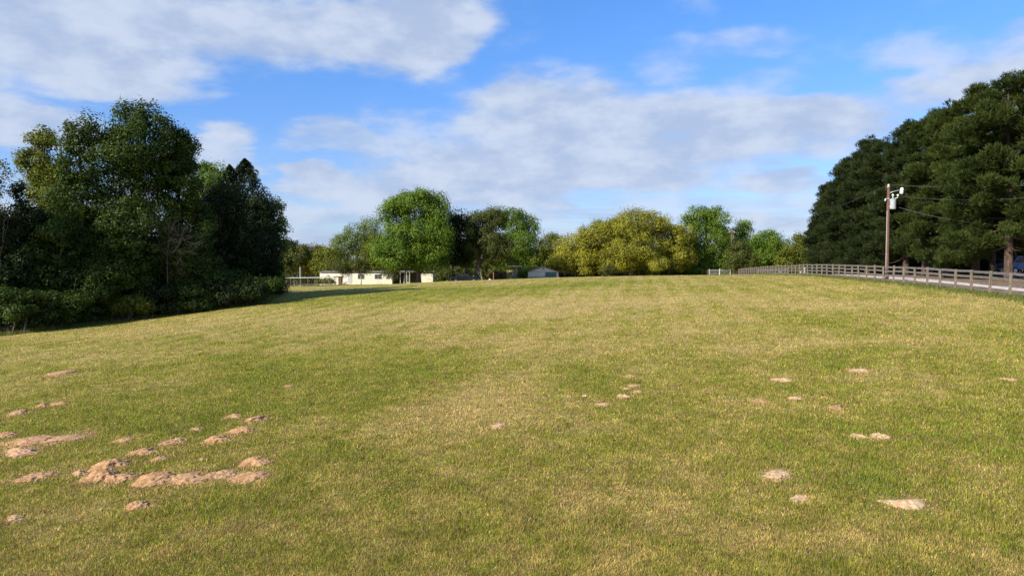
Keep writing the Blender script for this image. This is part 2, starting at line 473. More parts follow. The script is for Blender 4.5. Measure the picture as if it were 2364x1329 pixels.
# patches of the field: px, py, rx, ry, dryness (+ dry tan, - lush green; final pair a painted shadow band)
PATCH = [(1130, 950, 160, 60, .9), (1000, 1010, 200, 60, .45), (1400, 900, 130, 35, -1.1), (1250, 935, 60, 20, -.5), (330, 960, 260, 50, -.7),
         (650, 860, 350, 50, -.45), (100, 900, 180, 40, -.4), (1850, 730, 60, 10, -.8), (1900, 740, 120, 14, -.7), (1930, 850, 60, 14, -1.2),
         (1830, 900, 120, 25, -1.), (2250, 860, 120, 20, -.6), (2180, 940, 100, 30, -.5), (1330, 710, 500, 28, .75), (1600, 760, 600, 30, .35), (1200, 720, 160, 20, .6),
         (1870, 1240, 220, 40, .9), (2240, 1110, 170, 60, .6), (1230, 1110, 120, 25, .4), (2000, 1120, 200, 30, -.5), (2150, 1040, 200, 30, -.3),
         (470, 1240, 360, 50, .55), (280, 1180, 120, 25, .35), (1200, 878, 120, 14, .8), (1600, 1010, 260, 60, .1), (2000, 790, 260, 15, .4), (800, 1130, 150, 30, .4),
         (950, 760, 300, 30, .1), (300, 800, 350, 25, .1), (1450, 1150, 260, 60, .1), (2300, 1250, 80, 40, -.3), (1000, 1270, 260, 40, -.1), (1220, 830, 110, 20, .5), (1700, 850, 100, 20, .4), (940, 688, 300, 17, -1.1), (1300, 660, 340, 9, -.9)]  # final pair: soft shadow of the left wood, put into the grass colour
PW = []
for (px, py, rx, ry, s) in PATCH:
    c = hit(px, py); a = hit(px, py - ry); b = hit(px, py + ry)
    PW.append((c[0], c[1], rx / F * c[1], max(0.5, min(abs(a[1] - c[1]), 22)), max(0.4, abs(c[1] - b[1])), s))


# edge of the left wood, near to far
TL = [(-75, 38), tuple(P(0, 775, 58)[:2]), tuple(P(300, 742, 66)[:2]), tuple(P(600, 702, 71.5)[:2]), (-31, 98), (-44, 112), (-60, 128), (-120, 150)]


def wood_mask(x, y):
    """signed amount inside the left wood"""
    yb = np.array([p[1] for p in TL[:1]])
    xs = np.interp(y, [-30, 38, TL[1][1], TL[2][1], TL[3][1], 98, 112, 128, 150], [-90, -75, TL[1][0], TL[2][0], TL[3][0], -31, -44, -60, -120])
    return xs - x


def dryness(x, y):
    d = (fbm(x / 2.2, y / 3.2, 11, 5) - .5) * 1.3 + (fbm(x / 0.42, y / 0.5, 21, 4) - .5) * 1.5 + (fbm(x / 9, y / 7, 31, 3) - .5) * .9
    d = d * 0.60 + 0.05 + 0.22 * np.clip((np.hypot(x, y) - 28) / 20, 0, 1)
    # mowing swathes along the length of the field
    u = x * 0.985 - y * 0.17
    d = d + 0.13 * np.sin(u * 2 * math.pi / 1.9 + 2 * fbm(x / 5, y / 5, 5, 2)) * np.clip((y - 18) / 30, 0, 1)
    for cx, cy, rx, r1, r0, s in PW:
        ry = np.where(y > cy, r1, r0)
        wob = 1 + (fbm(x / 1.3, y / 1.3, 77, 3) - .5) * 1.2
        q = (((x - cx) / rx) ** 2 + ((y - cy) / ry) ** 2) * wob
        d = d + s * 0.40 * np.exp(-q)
    return d


def ground_cols(x, y):
    """base colour of the sod: lush green, mixed, straw"""
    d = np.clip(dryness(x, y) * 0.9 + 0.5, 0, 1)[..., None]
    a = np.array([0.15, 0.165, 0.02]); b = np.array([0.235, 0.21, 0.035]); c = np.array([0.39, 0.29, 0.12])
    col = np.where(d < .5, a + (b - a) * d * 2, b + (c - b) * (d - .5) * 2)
    # fine soil and thatch specks
    s = fbm(x / .12, y / .12, 91, 2)[..., None]
    col = col * (0.5 + 0.95 * s) * (0.8 + 0.2 * np.clip((np.hypot(x, y) - 15) / 50, 0, 1))[..., None]
    st = fbm(x / 2.6, y / .8, 93, 3)[..., None]
    col = col * (1 + (st - .5) * .35)
    # bare soil scraped round the mounds
    md = np.full(x.shape, 9.)
    for mx, my, mz, mw in mound_w:
        md = np.minimum(md, np.hypot((x - mx), (y - my)) / max(mw * .72, .12) + (fbm(x / .35, y / .35, 8, 3) - .5) * 1.4)
    k = np.clip(1.35 - md, 0, .8)[..., None]
    col = col * (1 - k) + np.array([0.34, 0.22, 0.12]) * k
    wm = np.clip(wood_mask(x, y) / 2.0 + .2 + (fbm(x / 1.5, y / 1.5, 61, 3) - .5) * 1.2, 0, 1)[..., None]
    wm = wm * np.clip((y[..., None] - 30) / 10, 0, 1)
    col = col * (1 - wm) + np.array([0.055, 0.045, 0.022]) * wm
    fx = fence_x(y)
    pm = np.clip((x - fx - 1.0) / .8 + (fbm(x / 1., y / 1., 62, 3) - .5) * 1.5, 0, 1)[..., None] * np.clip((170 - y[..., None]) / 20, 0, 1)
    straw = np.array([0.21, 0.125, 0.075]) * (0.5 + fbm(x / .8, y / .8, 63, 3))[..., None]
    col = col * (1 - pm) + straw * pm
    # greener strip of uncut grass along the fence
    gm = np.exp(-((x - fx + 0.4) / 1.6) ** 2)[..., None] * (y[..., None] > 20) * (x[..., None] < fx[..., None] + 1)
    col = col * (1 - .65 * gm) + np.array([0.10, 0.135, 0.02]) * .65 * gm
    return col


def build_ground():
    rr = np.concatenate([[0.5, 2, 4, 5.5], np.geomspace(7, 60, 420), np.geomspace(60, 300, 210)[1:], np.geomspace(300, 6000, 40)[1:]])
    aa = np.radians(np.concatenate([np.linspace(-180, -50, 50)[:-1], np.linspace(-50, 50, 620), np.linspace(50, 180, 50)[1:-1]]))
    R, A = np.meshgrid(rr, aa, indexing='ij')
    X, Y = R * np.sin(A), R * np.cos(A)
    Z = G(X, Y)
    nr, na = R.shape
    V = np.stack([X, Y, Z], -1).reshape(-1, 3)
    i, j = np.meshgrid(np.arange(nr - 1), np.arange(na), indexing='ij')
    a = i * na + j; b = i * na + (j + 1) % na
    Fc = np.stack([a, b, b + na, a + na], -1).reshape(-1, 4)[:, ::-1]
    V = np.vstack([V, [[0, 0, g(0, 0)]]])
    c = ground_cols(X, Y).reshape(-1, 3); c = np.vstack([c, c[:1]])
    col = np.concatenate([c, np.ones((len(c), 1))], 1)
    m, nt, bs = new_mat('field_sod'); L = nt.links.new
    at = node(nt, 'ShaderNodeAttribute', attribute_name='sod'); geo = node(nt, 'ShaderNodeNewGeometry')

    def nz(scale, detail=4, sc=(1, 1, 1)):
        mp = node(nt, 'ShaderNodeMapping'); L(geo.outputs['Position'], mp.inputs[0]); mp.inputs[3].default_value = sc
        n = node(nt, 'ShaderNodeTexNoise'); L(mp.outputs[0], n.inputs['Vector'])
        n.inputs['Scale'].default_value = scale; n.inputs['Detail'].default_value = detail; n.inputs['Roughness'].default_value = .65
        return n.outputs['Fac']
    n1 = nz(14, 6); n2 = nz(2.2, 8); n3 = nz(.55, 6, (1, .6, 1))
    f = math_n(nt, 'ADD', math_n(nt, 'ADD', maprange(nt, n1, .3, .7, -.28, .28, False), maprange(nt, n2, .3, .7, -.22, .22, False)), maprange(nt, n3, .3, .7, -.12, .12, False))
    col1 = mixcol(nt, 1.0, at.outputs['Color'], math_n(nt, 'ADD', f, 1.0), 'MULTIPLY')
    hue = mixcol(nt, maprange(nt, n2, .42, .62, 0, .5), col1, mixcol(nt, 1.0, col1, (0.72, 1.05, 0.55), 'MULTIPLY'))
    L(hue, bs.inputs['Base Color']); bs.inputs['Roughness'].default_value = 1.0
    bs.inputs['Specular IOR Level'].default_value = 0.1
    bp = node(nt, 'ShaderNodeBump'); bp.inputs['Strength'].default_value = .7; bp.inputs['Distance'].default_value = .05
    L(math_n(nt, 'ADD', n1, math_n(nt, 'MULTIPLY', n2, 1.2)), bp.inputs['Height']); L(bp.outputs[0], bs.inputs['Normal'])
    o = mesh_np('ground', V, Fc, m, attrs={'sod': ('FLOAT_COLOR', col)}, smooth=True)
    cap = len(V) - 1
    tag(o, kind='structure', label='gently sloping mown pasture with green and straw coloured patches')


build_ground()


def blades(name, x, y, hgt, wid, col, lean=.5, label=None, m=None):
    n = len(x)
    z = G(x, y) - 0.005
    a = rng.uniform(0, 2 * math.pi, n); la = rng.uniform(0, 2 * math.pi, n); l = rng.uniform(0, lean, n) * hgt
    dx, dy = np.cos(a) * wid / 2, np.sin(a) * wid / 2
    base = np.stack([x, y, z], -1)
    V = np.stack([base + np.stack([-dx, -dy, 0 * z], -1), base + np.stack([dx, dy, 0 * z], -1),
                  base + np.stack([np.cos(la) * l, np.sin(la) * l, hgt], -1)], 1).reshape(-1, 3)
    Fc = np.arange(3 * n).reshape(-1, 3)
    c = np.repeat(np.concatenate([col, np.ones((n, 1))], 1), 3, 0)
    return mesh_np(name, V, Fc, m, attrs={'sod': ('FLOAT_COLOR', c)})


def blade_mat(name, tr=.3):
    m = bpy.data.materials.new(name); m.use_nodes = True; nt = m.node_tree; nt.nodes.clear(); L = nt.links.new
    out = node(nt, 'ShaderNodeOutputMaterial'); at = node(nt, 'ShaderNodeAttribute', attribute_name='sod')
    d = node(nt, 'ShaderNodeBsdfDiffuse'); t = node(nt, 'ShaderNodeBsdfTranslucent')
    L(at.outputs['Color'], d.inputs[0]); L(at.outputs['Color'], t.inputs[0])
    mx = node(nt, 'ShaderNodeMixShader'); mx.inputs[0].default_value = tr
    L(d.outputs[0], mx.inputs[1]); L(t.outputs[0], mx.inputs[2]); L(mx.outputs[0], out.inputs[0])
    return m


def build_grass():
    n = 1500000
    u = rng.uniform(0, 1, n)
    p = -0.75
    r = (7.2 ** p + u * (120 ** p - 7.2 ** p)) ** (1 / p)
    a = np.radians(rng.uniform(-41, 41, n))
    x, y = r * np.sin(a), r * np.cos(a)
    keep = (rng.uniform(0, 1, n) < np.clip((120 - r) / 60, 0, 1)) & (x < fence_x(y) + .8) & (wood_mask(x, y) < .5)
    # clumping
    keep &= rng.uniform(0, 1, n) < 0.45 + 0.9 * fbm(x / .22, y / .22, 41, 2)
    for mx, my, mz, mw in mound_w:
        near = (np.abs(x - mx) < mw) & (np.abs(y - my) < mw * 1.5)
        idx = np.nonzero(near)[0]
        if len(idx):
            q = np.hypot(x[idx] - mx, (y[idx] - my)) / max(mw * .5, .1) + (fbm(x[idx] / .3, y[idx] / .3, 8, 3) - .5) * .7
            keep[idx[((q < .62) & (rng.uniform(0, 1, len(idx)) < .95)) | ((q < 1.25) & (rng.uniform(0, 1, len(idx)) < .5))]] = False
    x, y, r = x[keep], y[keep], r[keep]; n = len(x)
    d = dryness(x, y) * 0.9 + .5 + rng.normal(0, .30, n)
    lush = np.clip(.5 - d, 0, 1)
    sc = (r / 10) ** .8
    tuft = fbm(x / .5, y / .5, 43, 3)
    h = (0.028 + 0.04 * lush + .03 * rng.random(n) + .10 * np.clip(tuft - .5, 0, 1)) * sc ** .35
    w = 0.0085 * sc * rng.uniform(.7, 1.5, n)
    A = np.array([0.20, 0.24, 0.026]); B = np.array([0.37, 0.325, 0.05]); Cc = np.array([0.62, 0.44, 0.17])
    dd = np.clip(d, 0, 1)[:, None]
    col = np.where(dd < .5, A + (B - A) * dd * 2, B + (Cc - B) * (dd - .5) * 2) * ((1 + (rng.uniform(.45, 1.55, n) - 1) * np.clip(1.25 - r / 60, .3, 1)) * (.6 + .75 * fbm(x / .09, y / .11, 46, 2)) * (.7 + .6 * fbm(x / .33, y / .4, 48, 3)))[:, None]
    dead = rng.random(n) < .10 + .30 * fbm(x / .3, y / .35, 47, 3) * np.clip(1.3 - r / 40, .3, 1)
    col[dead] = np.array([0.44, 0.30, 0.16]) * rng.uniform(.35, 1.25, (int(dead.sum()), 1))
    grn = rng.random(n) < .12
    col[grn] = np.array([0.15, 0.26, 0.022]) * rng.uniform(.6, 1.5, (int(grn.sum()), 1))
    o = blades('grass', x, y, h, w, col, .9, m=blade_mat('grass_blades', .35))
    tag(o, kind='stuff', label='short mown grass blades of mixed green and straw covering the field')
    # clover heads
    n = 4200
    u = rng.uniform(0, 1, n); r = (8 ** p + u * (45 ** p - 8 ** p)) ** (1 / p); a = np.radians(rng.uniform(-40, 40, n))
    x, y = r * np.sin(a), r * np.cos(a)
    k = (fbm(x / 1.6, y / 1.6, 51, 3) > .5) & (x < fence_x(y)) & (wood_mask(x, y) < 0); x, y, r = x[k], y[k], r[k]; n = len(x)
    z = G(x, y) + .075; s = .0068 * (r / 10) ** .7 * rng.uniform(.6, 1.2, n)
    oct_ = np.array([(1, 0, 0), (-1, 0, 0), (0, 1, 0), (0, -1, 0), (0, 0, 1), (0, 0, -1)])
    V = (np.stack([x, y, z], -1)[:, None] + oct_[None] * s[:, None, None]).reshape(-1, 3)
    f = np.array([(0, 2, 4), (2, 1, 4), (1, 3, 4), (3, 0, 4), (2, 0, 5), (1, 2, 5), (3, 1, 5), (0, 3, 5)])
    Fc = (f[None] + 6 * np.arange(n)[:, None, None]).reshape(-1, 3)
    cc = np.where(rng.random(n)[:, None] < .8, np.array([[.62, .62, .5]]), np.array([[.62, .5, .08]]))
    c = np.repeat(np.concatenate([cc, np.ones((n, 1))], 1), 6, 0)
    o = mesh_np('clover_flowers', V, Fc, blade_mat('clover_heads', .2), attrs={'sod': ('FLOAT_COLOR', c)})
    tag(o, kind='stuff', label='tiny white and yellow clover flowers sprinkled through the grass')
    # uncut weeds along fence and wood edge
    n = 60000
    t = rng.uniform(0, 1, n); yy = 36 + 100 * t ** 1.6; xx = fence_x(yy) + rng.normal(-.1, .45, n)
    n2 = 60000
    y2 = rng.uniform(45, 100, n2); x2 = -wood_mask(np.zeros(n2), y2) * -1 + rng.normal(-.7, .7, n2)
    x = np.concatenate([xx, x2]); y = np.concatenate([yy, y2]); n = len(x)
    h = rng.uniform(.08, .30, n) * np.where(np.arange(n) < 60000, .75, 1.5) * np.exp(rng.normal(0, .25, n))
    h = h * (0.3 + fbm(x / 1.1, y / 1.1, 44, 3))
    k = np.array([[.11, .15, .025]]) * rng.uniform(.5, 1.5, n)[:, None]
    k[rng.random(n) < .25] = (.3, .25, .12)
    o = blades('uncut_weeds', x, y, h, np.full(n, .035), k, .5, m=blade_mat('weed_blades', .3))
    tag(o, kind='stuff', label='taller uncut weeds along the fence line and the edge of the wood')


build_grass()


# ------------------------------------------------------------------ soil mounds
def ico(nsub=3):
    import bmesh
    bm = bmesh.new(); bmesh.ops.create_icosphere(bm, subdivisions=nsub, radius=1)
    v = np.array([x.co[:] for x in bm.verts]); f = np.array([[y.index for y in x.verts] for x in bm.faces]); bm.free()
    return v, f


ICO4 = ico(5); ICO2 = ico(4)
for i, (px, py, w, h, mt, lb) in enumerate(MOUNDS):
    x0, y0, z0, W = mound_w[i]
    hh = h / F * y0 * 0.42
    V, Fc = (ICO4 if w > 40 else ICO2); V = V.copy()
    k = V[:, 2] > -0.35; V[:, 2] = np.maximum(V[:, 2], -.3)
    rad = 1.12 + (fbm(V[:, 0] * 1.6 + i * 7, V[:, 1] * 1.6 + 3, i, 5) - .5) * 1.0 + (fbm(V[:, 0] * 6 + i * 7, V[:, 1] * 6 + 3, i + 3, 3) - .5) * .7
    if i == 30: rad = 1 + (rad - 1) * .25
    X = V[:, 0] * W / 2 * rad; Y = V[:, 1] * W / 2 * rad * (0.95 if h > 14 else 1.3)
    if i == 30: Y = Y * .62 + W * .34 * np.minimum((2 * X / W) ** 2, 1.2) - W * .1
    elif mt == 'sand': Y = Y * .8 + W * .25 * np.sin(3 * X / W + i)
    rr = np.clip(np.hypot(V[:, 0], V[:, 1]), 0, 1)
    prof = (1 - rr ** 2) ** 1.25
    lump = .55 + .9 * fbm(X / (W * .22) + i, Y / (W * .22), i + 5, 4)
    clod = (fbm(X / .045 + i, Y / .045, i + 9, 3) - .5) * .06
    Z = np.where(V[:, 2] > 0, prof * hh * lump + clod * prof ** .3, -.08)
    Xw, Yw = X + x0, Y + y0
    Z = Z + G(Xw, Yw) - z0 + np.where(V[:, 2] > 0, .006, 0)
    if mt == 'sand' and px < 700: mt = 'soilpale'
    o = mesh_np('soil_mound', np.stack([X, Y, Z], -1), Fc, M[mt], smooth=True)
    o.location = (x0, y0, z0)
    tag(o, lb, 'soil mound', 'gopher mounds scattered over the field')


def build_crumbs():
    v0, f0 = ico(1); VV, n = [], 0
    for x0, y0, z0, W in mound_w:
        k = int(14 + 70 * W)
        a = rng.uniform(0, 2 * math.pi, k); r = W * (.38 + np.abs(rng.normal(0, .30, k)))
        x = x0 + np.cos(a) * r; y = y0 + np.sin(a) * r * 1.2; z = G(x, y) + .012
        s = rng.uniform(.008, .026, k) * (y0 / 15) ** .4
        for i in range(k):
            VV.append(v0 * s[i] * rng.uniform(.6, 1.3, (1, 3)) * (1 + rng.normal(0, .18, (len(v0), 1))) + np.array([x[i], y[i], z[i]]))
    m = len(v0); Fc = (f0[None] + m * np.arange(len(VV))[:, None, None]).reshape(-1, 3)
    o = mesh_np('soil_crumbs', np.vstack(VV), Fc, M['soil'])
    tag(o, 'loose reddish soil crumbs strewn in the grass round the mounds', kind='stuff')


build_crumbs()

# ------------------------------------------------------------------ foliage
def unit(n):
    v = rng.normal(size=(n, 3)); return v / np.linalg.norm(v, axis=1)[:, None]


def leaf_quads(pos, nrm, size, aspect=.55, tint=None):
    n = len(pos)
    t = np.cross(nrm, unit(n)); t /= np.linalg.norm(t, axis=1)[:, None] + 1e-9
    b = np.cross(nrm, t)
    s = size[:, None]
    V = np.stack([pos - t * s * .5, pos + b * s * aspect * .5 + nrm * s * .08, pos + t * s * .5, pos - b * s * aspect * .5 - nrm * s * .05], 1).reshape(-1, 3)
    return V, np.arange(4 * n).reshape(-1, 4), np.repeat(tint, 4)


def crown_points(lobes, nleaf, clump, flat=.75, fill=.12, shell=.62, top=0.15):
    """leaf positions in clumps spread over a set of lobes; returns pos, outward dir, tint"""
    lobes = np.array(lobes, float)
    area = (lobes[:, 3] * lobes[:, 5] + lobes[:, 3] * lobes[:, 4] + lobes[:, 4] * lobes[:, 5])
    nc = np.maximum(6, (area / area.sum() * max(12, area.sum() * 1.75 / clump ** 2)).astype(int))
    cc, cr, cd = [], [], []
    for L, n in zip(lobes, nc):
        d = unit(n); d[:, 2] = np.where(rng.random(n) < top, np.abs(d[:, 2]), d[:, 2])
        r = rng.uniform(shell, 1.03, n) ** .8
        c = L[:3] + d * L[3:6] * r[:, None] * .93
        cc.append(c); cr.append(clump * 1.12 * np.exp(rng.normal(0, .34, n))); cd.append(d)
    cc, cr, cd = np.vstack(cc), np.concatenate(cr), np.vstack(cd)
    # drop clumps buried deep inside another lobe
    if len(lobes) > 1:
        q = (((cc[:, None] - lobes[None, :, :3]) / lobes[None, :, 3:6]) ** 2).sum(-1).min(1)
        k = (q > .22) | (rng.random(len(q)) < .3); cc, cr, cd = cc[k], cr[k], cd[k]
    w = cr ** 2; idx = rng.choice(len(cc), nleaf, p=w / w.sum())
    u = unit(nleaf); rad = rng.uniform(.35, 1.0, nleaf) ** .6
    # ragged clumps
    rad = rad * (1 + .35 * np.sin(u[:, 0] * 5 + idx) * np.sin(u[:, 1] * 4 + idx * 1.7))
    off = u * rad[:, None] * cr[idx][:, None]; off[:, 2] *= flat
    pos = cc[idx] + off
    ctint = rng.uniform(0, 1, len(cc))
    tint = np.clip(.62 * ctint[idx] + .38 * rng.random(nleaf), 0, 1)
    nf = int(nleaf * fill)
    L = lobes[rng.choice(len(lobes), nf, p=area / area.sum())]
    p2 = L[:, :3] + unit(nf) * L[:, 3:6] * (rng.random(nf) ** .5)[:, None] * .7
    pos = np.vstack([pos, p2]); tint = np.concatenate([tint, rng.random(nf) * .4])
    dr = np.vstack([u * .8 + cd[idx] * .3 + np.array([0, 0, .25]), unit(nf)])
    return pos, dr, tint, cc, cr


def branch_mesh(lobes, th, r0, cc, mat, root, bend=.4, nl=14, sides=7, name='trunk', excurrent=False):
    mb = MB(); lobes = np.array(lobes, float)
    ctr = lobes[:, :3].mean(0); topz = (lobes[:, 2] + lobes[:, 5] * (.75 if excurrent else .35)).max()
    pts, rad = [(0, 0, -.3)], [r0 * 1.5]
    pts.append((rng.normal(0, .03), rng.normal(0, .03), .25)); rad.append(r0 * 1.1)
    n = 6; tx = ctr[0] + rng.normal(0, .2); ty = ctr[1]
    for i in range(1, n + 1):
        t = i / n
        pts.append((tx * t ** 1.5 + rng.normal(0, bend * .15), ty * t ** 1.5 + rng.normal(0, bend * .15), .25 + (topz - .25) * t)); rad.append(r0 * (1 - .86 * t))
    mb.tube(pts, rad, sides + 2)
    pa = np.array(pts)
    sel = rng.choice(len(cc), min(nl, len(cc)), replace=False)
    for s in sel:
        c = cc[s]; zb = min(max(th * .7, c[2] * rng.uniform(.45, .8)), topz * .9)
        b = np.array([np.interp(zb, pa[:, 2], pa[:, 0]), np.interp(zb, pa[:, 2], pa[:, 1]), zb])
        rb = np.interp(zb, pa[:, 2], rad) * .5
        mid = (b + c) / 2 + rng.normal(0, .25, 3) * bend + np.array([0, 0, -.1 * np.linalg.norm(c - b)])
        mb.tube([b, b * .6 + mid * .4, mid, c], [rb, rb * .8, rb * .5, .015], sides - 2)
        for _ in range(2):
            e = c + rng.normal(0, .6, 3); mb.tube([mid, (mid + e) / 2 + rng.normal(0, .1, 3), e], [rb * .35, rb * .25, .01], 4)
    return mb.build(name, mat, root, smooth=True)


def edge_d(px): return float(np.interp(px, [-40, 0, 300, 600, 640, 700], [57, 58.2, 66, 71.5, 84, 95]))


def tree(name, px, d, lobes_px, nleaf, leaf, clump, mat, label, cat='tree', group=None, trunk_r=.2, th=2.5, bark='bark',
         aspect=.6, flat=.75, base=None, depth=.9, shell=.62, fill=.12, nl=14, lobes_m=None, excurrent=False, crown_name='crown'):
    if group == GW: d = max(d, edge_d(px) + 1.8)
    if group == GS: d = edge_d(px) + .5
    if base is None:
        X = P(px, 600, d)[0]; base = (X, d)
    z0 = g(*base); root = empty(name, (base[0], base[1], z0))
    tag(root, label, cat, group)
    lobes = []
    for k, (lx, ly, rx, ry) in enumerate(lobes_px or []):
        c = P(lx, ly, d); s = d / F
        lobes.append((c[0] - base[0], rng.normal(0, .25) * rx * s if k else 0, c[2] - z0, rx * s, max(rx * s * depth, ry * s * .5), ry * s))
    if lobes_m: lobes = lobes_m
    pos, dr, tint, cc, cr = crown_points(lobes, nleaf, clump, flat, fill, shell)
    zmin = .25
    k = pos[:, 2] > zmin; pos, dr, tint = pos[k], dr[k], tint[k]
    nrm = dr + unit(len(pos)) * .5; nrm /= np.linalg.norm(nrm, axis=1)[:, None]
    V, Fc, tt = leaf_quads(pos, nrm, leaf * rng.uniform(.6, 1.4, len(pos)), aspect, tint)
    mesh_np(crown_name, V, Fc, M[mat], root, {'tint': ('FLOAT', tt)})
    branch_mesh(lobes, th, trunk_r, cc, M[bark], root, nl=nl, excurrent=excurrent)
    return root


GS = 'shrubs and saplings under the edge of the dark wood'
GW = 'trees at the edge of the dark wood on the left'
# --- left wood
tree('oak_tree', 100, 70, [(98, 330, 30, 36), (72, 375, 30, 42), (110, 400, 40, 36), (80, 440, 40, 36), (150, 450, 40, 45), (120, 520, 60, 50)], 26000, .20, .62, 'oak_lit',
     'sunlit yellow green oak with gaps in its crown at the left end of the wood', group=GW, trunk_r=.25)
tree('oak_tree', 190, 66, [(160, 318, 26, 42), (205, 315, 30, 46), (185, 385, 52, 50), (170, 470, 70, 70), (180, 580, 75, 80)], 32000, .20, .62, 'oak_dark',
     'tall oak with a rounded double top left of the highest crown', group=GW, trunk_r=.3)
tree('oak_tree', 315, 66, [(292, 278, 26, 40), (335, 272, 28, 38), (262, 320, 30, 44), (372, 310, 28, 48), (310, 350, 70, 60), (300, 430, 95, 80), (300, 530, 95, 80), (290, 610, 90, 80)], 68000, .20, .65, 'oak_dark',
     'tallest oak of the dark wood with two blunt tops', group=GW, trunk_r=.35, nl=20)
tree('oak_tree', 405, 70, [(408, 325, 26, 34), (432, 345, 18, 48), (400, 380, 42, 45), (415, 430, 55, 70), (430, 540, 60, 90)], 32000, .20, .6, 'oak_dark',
     'narrow dark oak leaning against the right shoulder of the tallest oak', group=GW, trunk_r=.28)
tree('oak_tree', 480, 84, [(482, 410, 34, 36), (470, 470, 50, 55)], 12000, .20, .55, 'green',
     'fresh green crown peeping out between the oaks and the cedar', group=GW)
tree('oak_tree', 520, 76, [(515, 470, 60, 60), (530, 570, 75, 80), (470, 600, 60, 60)], 34000, .19, .6, 'cedar',
     'broad very dark tree standing in front of the cedar tips', group=GW, trunk_r=.25)
tree('oak_tree', 598, 82, [(590, 500, 42, 55), (600, 580, 45, 75), (575, 620, 55, 50)], 26000, .19, .55, 'cedar',
     'dark rounded tree right below the cedar at the end of the wood', group=GW, trunk_r=.22)
tree('ash_tree', 622, 90, [(630, 480, 24, 24), (648, 520, 18, 26), (615, 530, 34, 45), (648, 565, 16, 24)], 8500, .24, .45, 'lightgreen',
     'airy light green tree sticking out at the far right tip of the wood', group=GW, fill=.02, trunk_r=.15)
tree('oak_tree', 22, 62, [(40, 452, 18, 34), (60, 500, 40, 30), (10, 540, 60, 60), (30, 620, 70, 70)], 30000, .19, .55, 'cedar',
     'dark crooked tree with a raised limb near the left edge', group=GW, trunk_r=.25)
tree('elm_tree', -8, 60, [(0, 395, 24, 26), (-30, 440, 50, 60), (10, 490, 14, 22)], 2600, .17, .4, 'olive',
     'thin half bare tree cut by the left edge of the view', group=GW, fill=.0, trunk_r=.14, nl=26)
tree('oak_tree', 395, 64, [(395, 510, 22, 30), (388, 560, 26, 40), (400, 620, 30, 40)], 11000, .19, .4, 'olive',
     'slender olive tree in front of the wood beside the bare grey branches', group=GW, trunk_r=.12)
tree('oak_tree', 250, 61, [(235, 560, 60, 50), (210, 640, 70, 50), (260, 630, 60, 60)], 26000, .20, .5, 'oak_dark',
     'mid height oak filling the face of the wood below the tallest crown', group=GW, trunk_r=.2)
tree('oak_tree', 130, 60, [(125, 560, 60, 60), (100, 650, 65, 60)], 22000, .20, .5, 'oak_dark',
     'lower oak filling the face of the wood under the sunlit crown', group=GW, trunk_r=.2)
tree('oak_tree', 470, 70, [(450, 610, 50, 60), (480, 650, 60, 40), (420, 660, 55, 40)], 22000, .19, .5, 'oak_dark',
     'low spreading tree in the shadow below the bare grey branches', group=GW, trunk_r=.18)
tree('oak_tree', 640, 86, [(625, 620, 28, 50), (600, 660, 40, 25)], 9000, .19, .45, 'oak_dark',
     'small dark tree closing the wood beside the animal pen', group=GW, trunk_r=.12)


def cedar(px, d, top, bot, w, label, n=26000):
    X = P(px, 600, d)[0]; z0 = g(X, d); root = empty('cedar_tree', (X, d, z0)); tag(root, label, 'tree', GW)
    H = P(px, top, d)[2] - z0; R = w / 2 * d / F
    t = rng.random(n) * .8
    a = rng.uniform(0, 2 * math.pi, n)
    lump = 1 + .3 * np.sin(a * 3 + t * 24) + .25 * np.sin(a * 7 - t * 50) + .1 * np.sin(a * 13 + t * 90)
    r = R * np.clip(t * 2.6, 0, 1) ** .8 * lump * rng.uniform(.55, 1.05, n) + .03
    pos = np.stack([r * np.cos(a), r * np.sin(a), H * (1 - t * .93) - r * .1], -1)
    dr = np.stack([np.cos(a), np.sin(a), np.full(n, .9)], -1)
    nrm = unit(n) + dr * .3; nrm /= np.linalg.norm(nrm, axis=1)[:, None]
    V, Fc, tt = leaf_quads(pos, nrm, .2 * rng.uniform(.6, 1.4, n), .45, rng.random(n))
    mesh_np('crown', V, Fc, M['cedar'], root, {'tint': ('FLOAT', tt)})
    MB().tube([(0, 0, -.3), (0, 0, H * .5), (0, 0, H * .97)], [.22, .12, .015], 8).build('trunk', M['bark'], root, smooth=True)


cedar(568, 86, 366, 640, 128, 'pointed dark cedar with the higher tip behind the right part of the wood', 30000)
cedar(533, 85, 380, 640, 100, 'second cedar tip just left of the higher pointed cedar', 16000)
cedar(85, 63.5, 500, 740, 80, 'blackish conical cedar in the wood near the left edge', 20000)

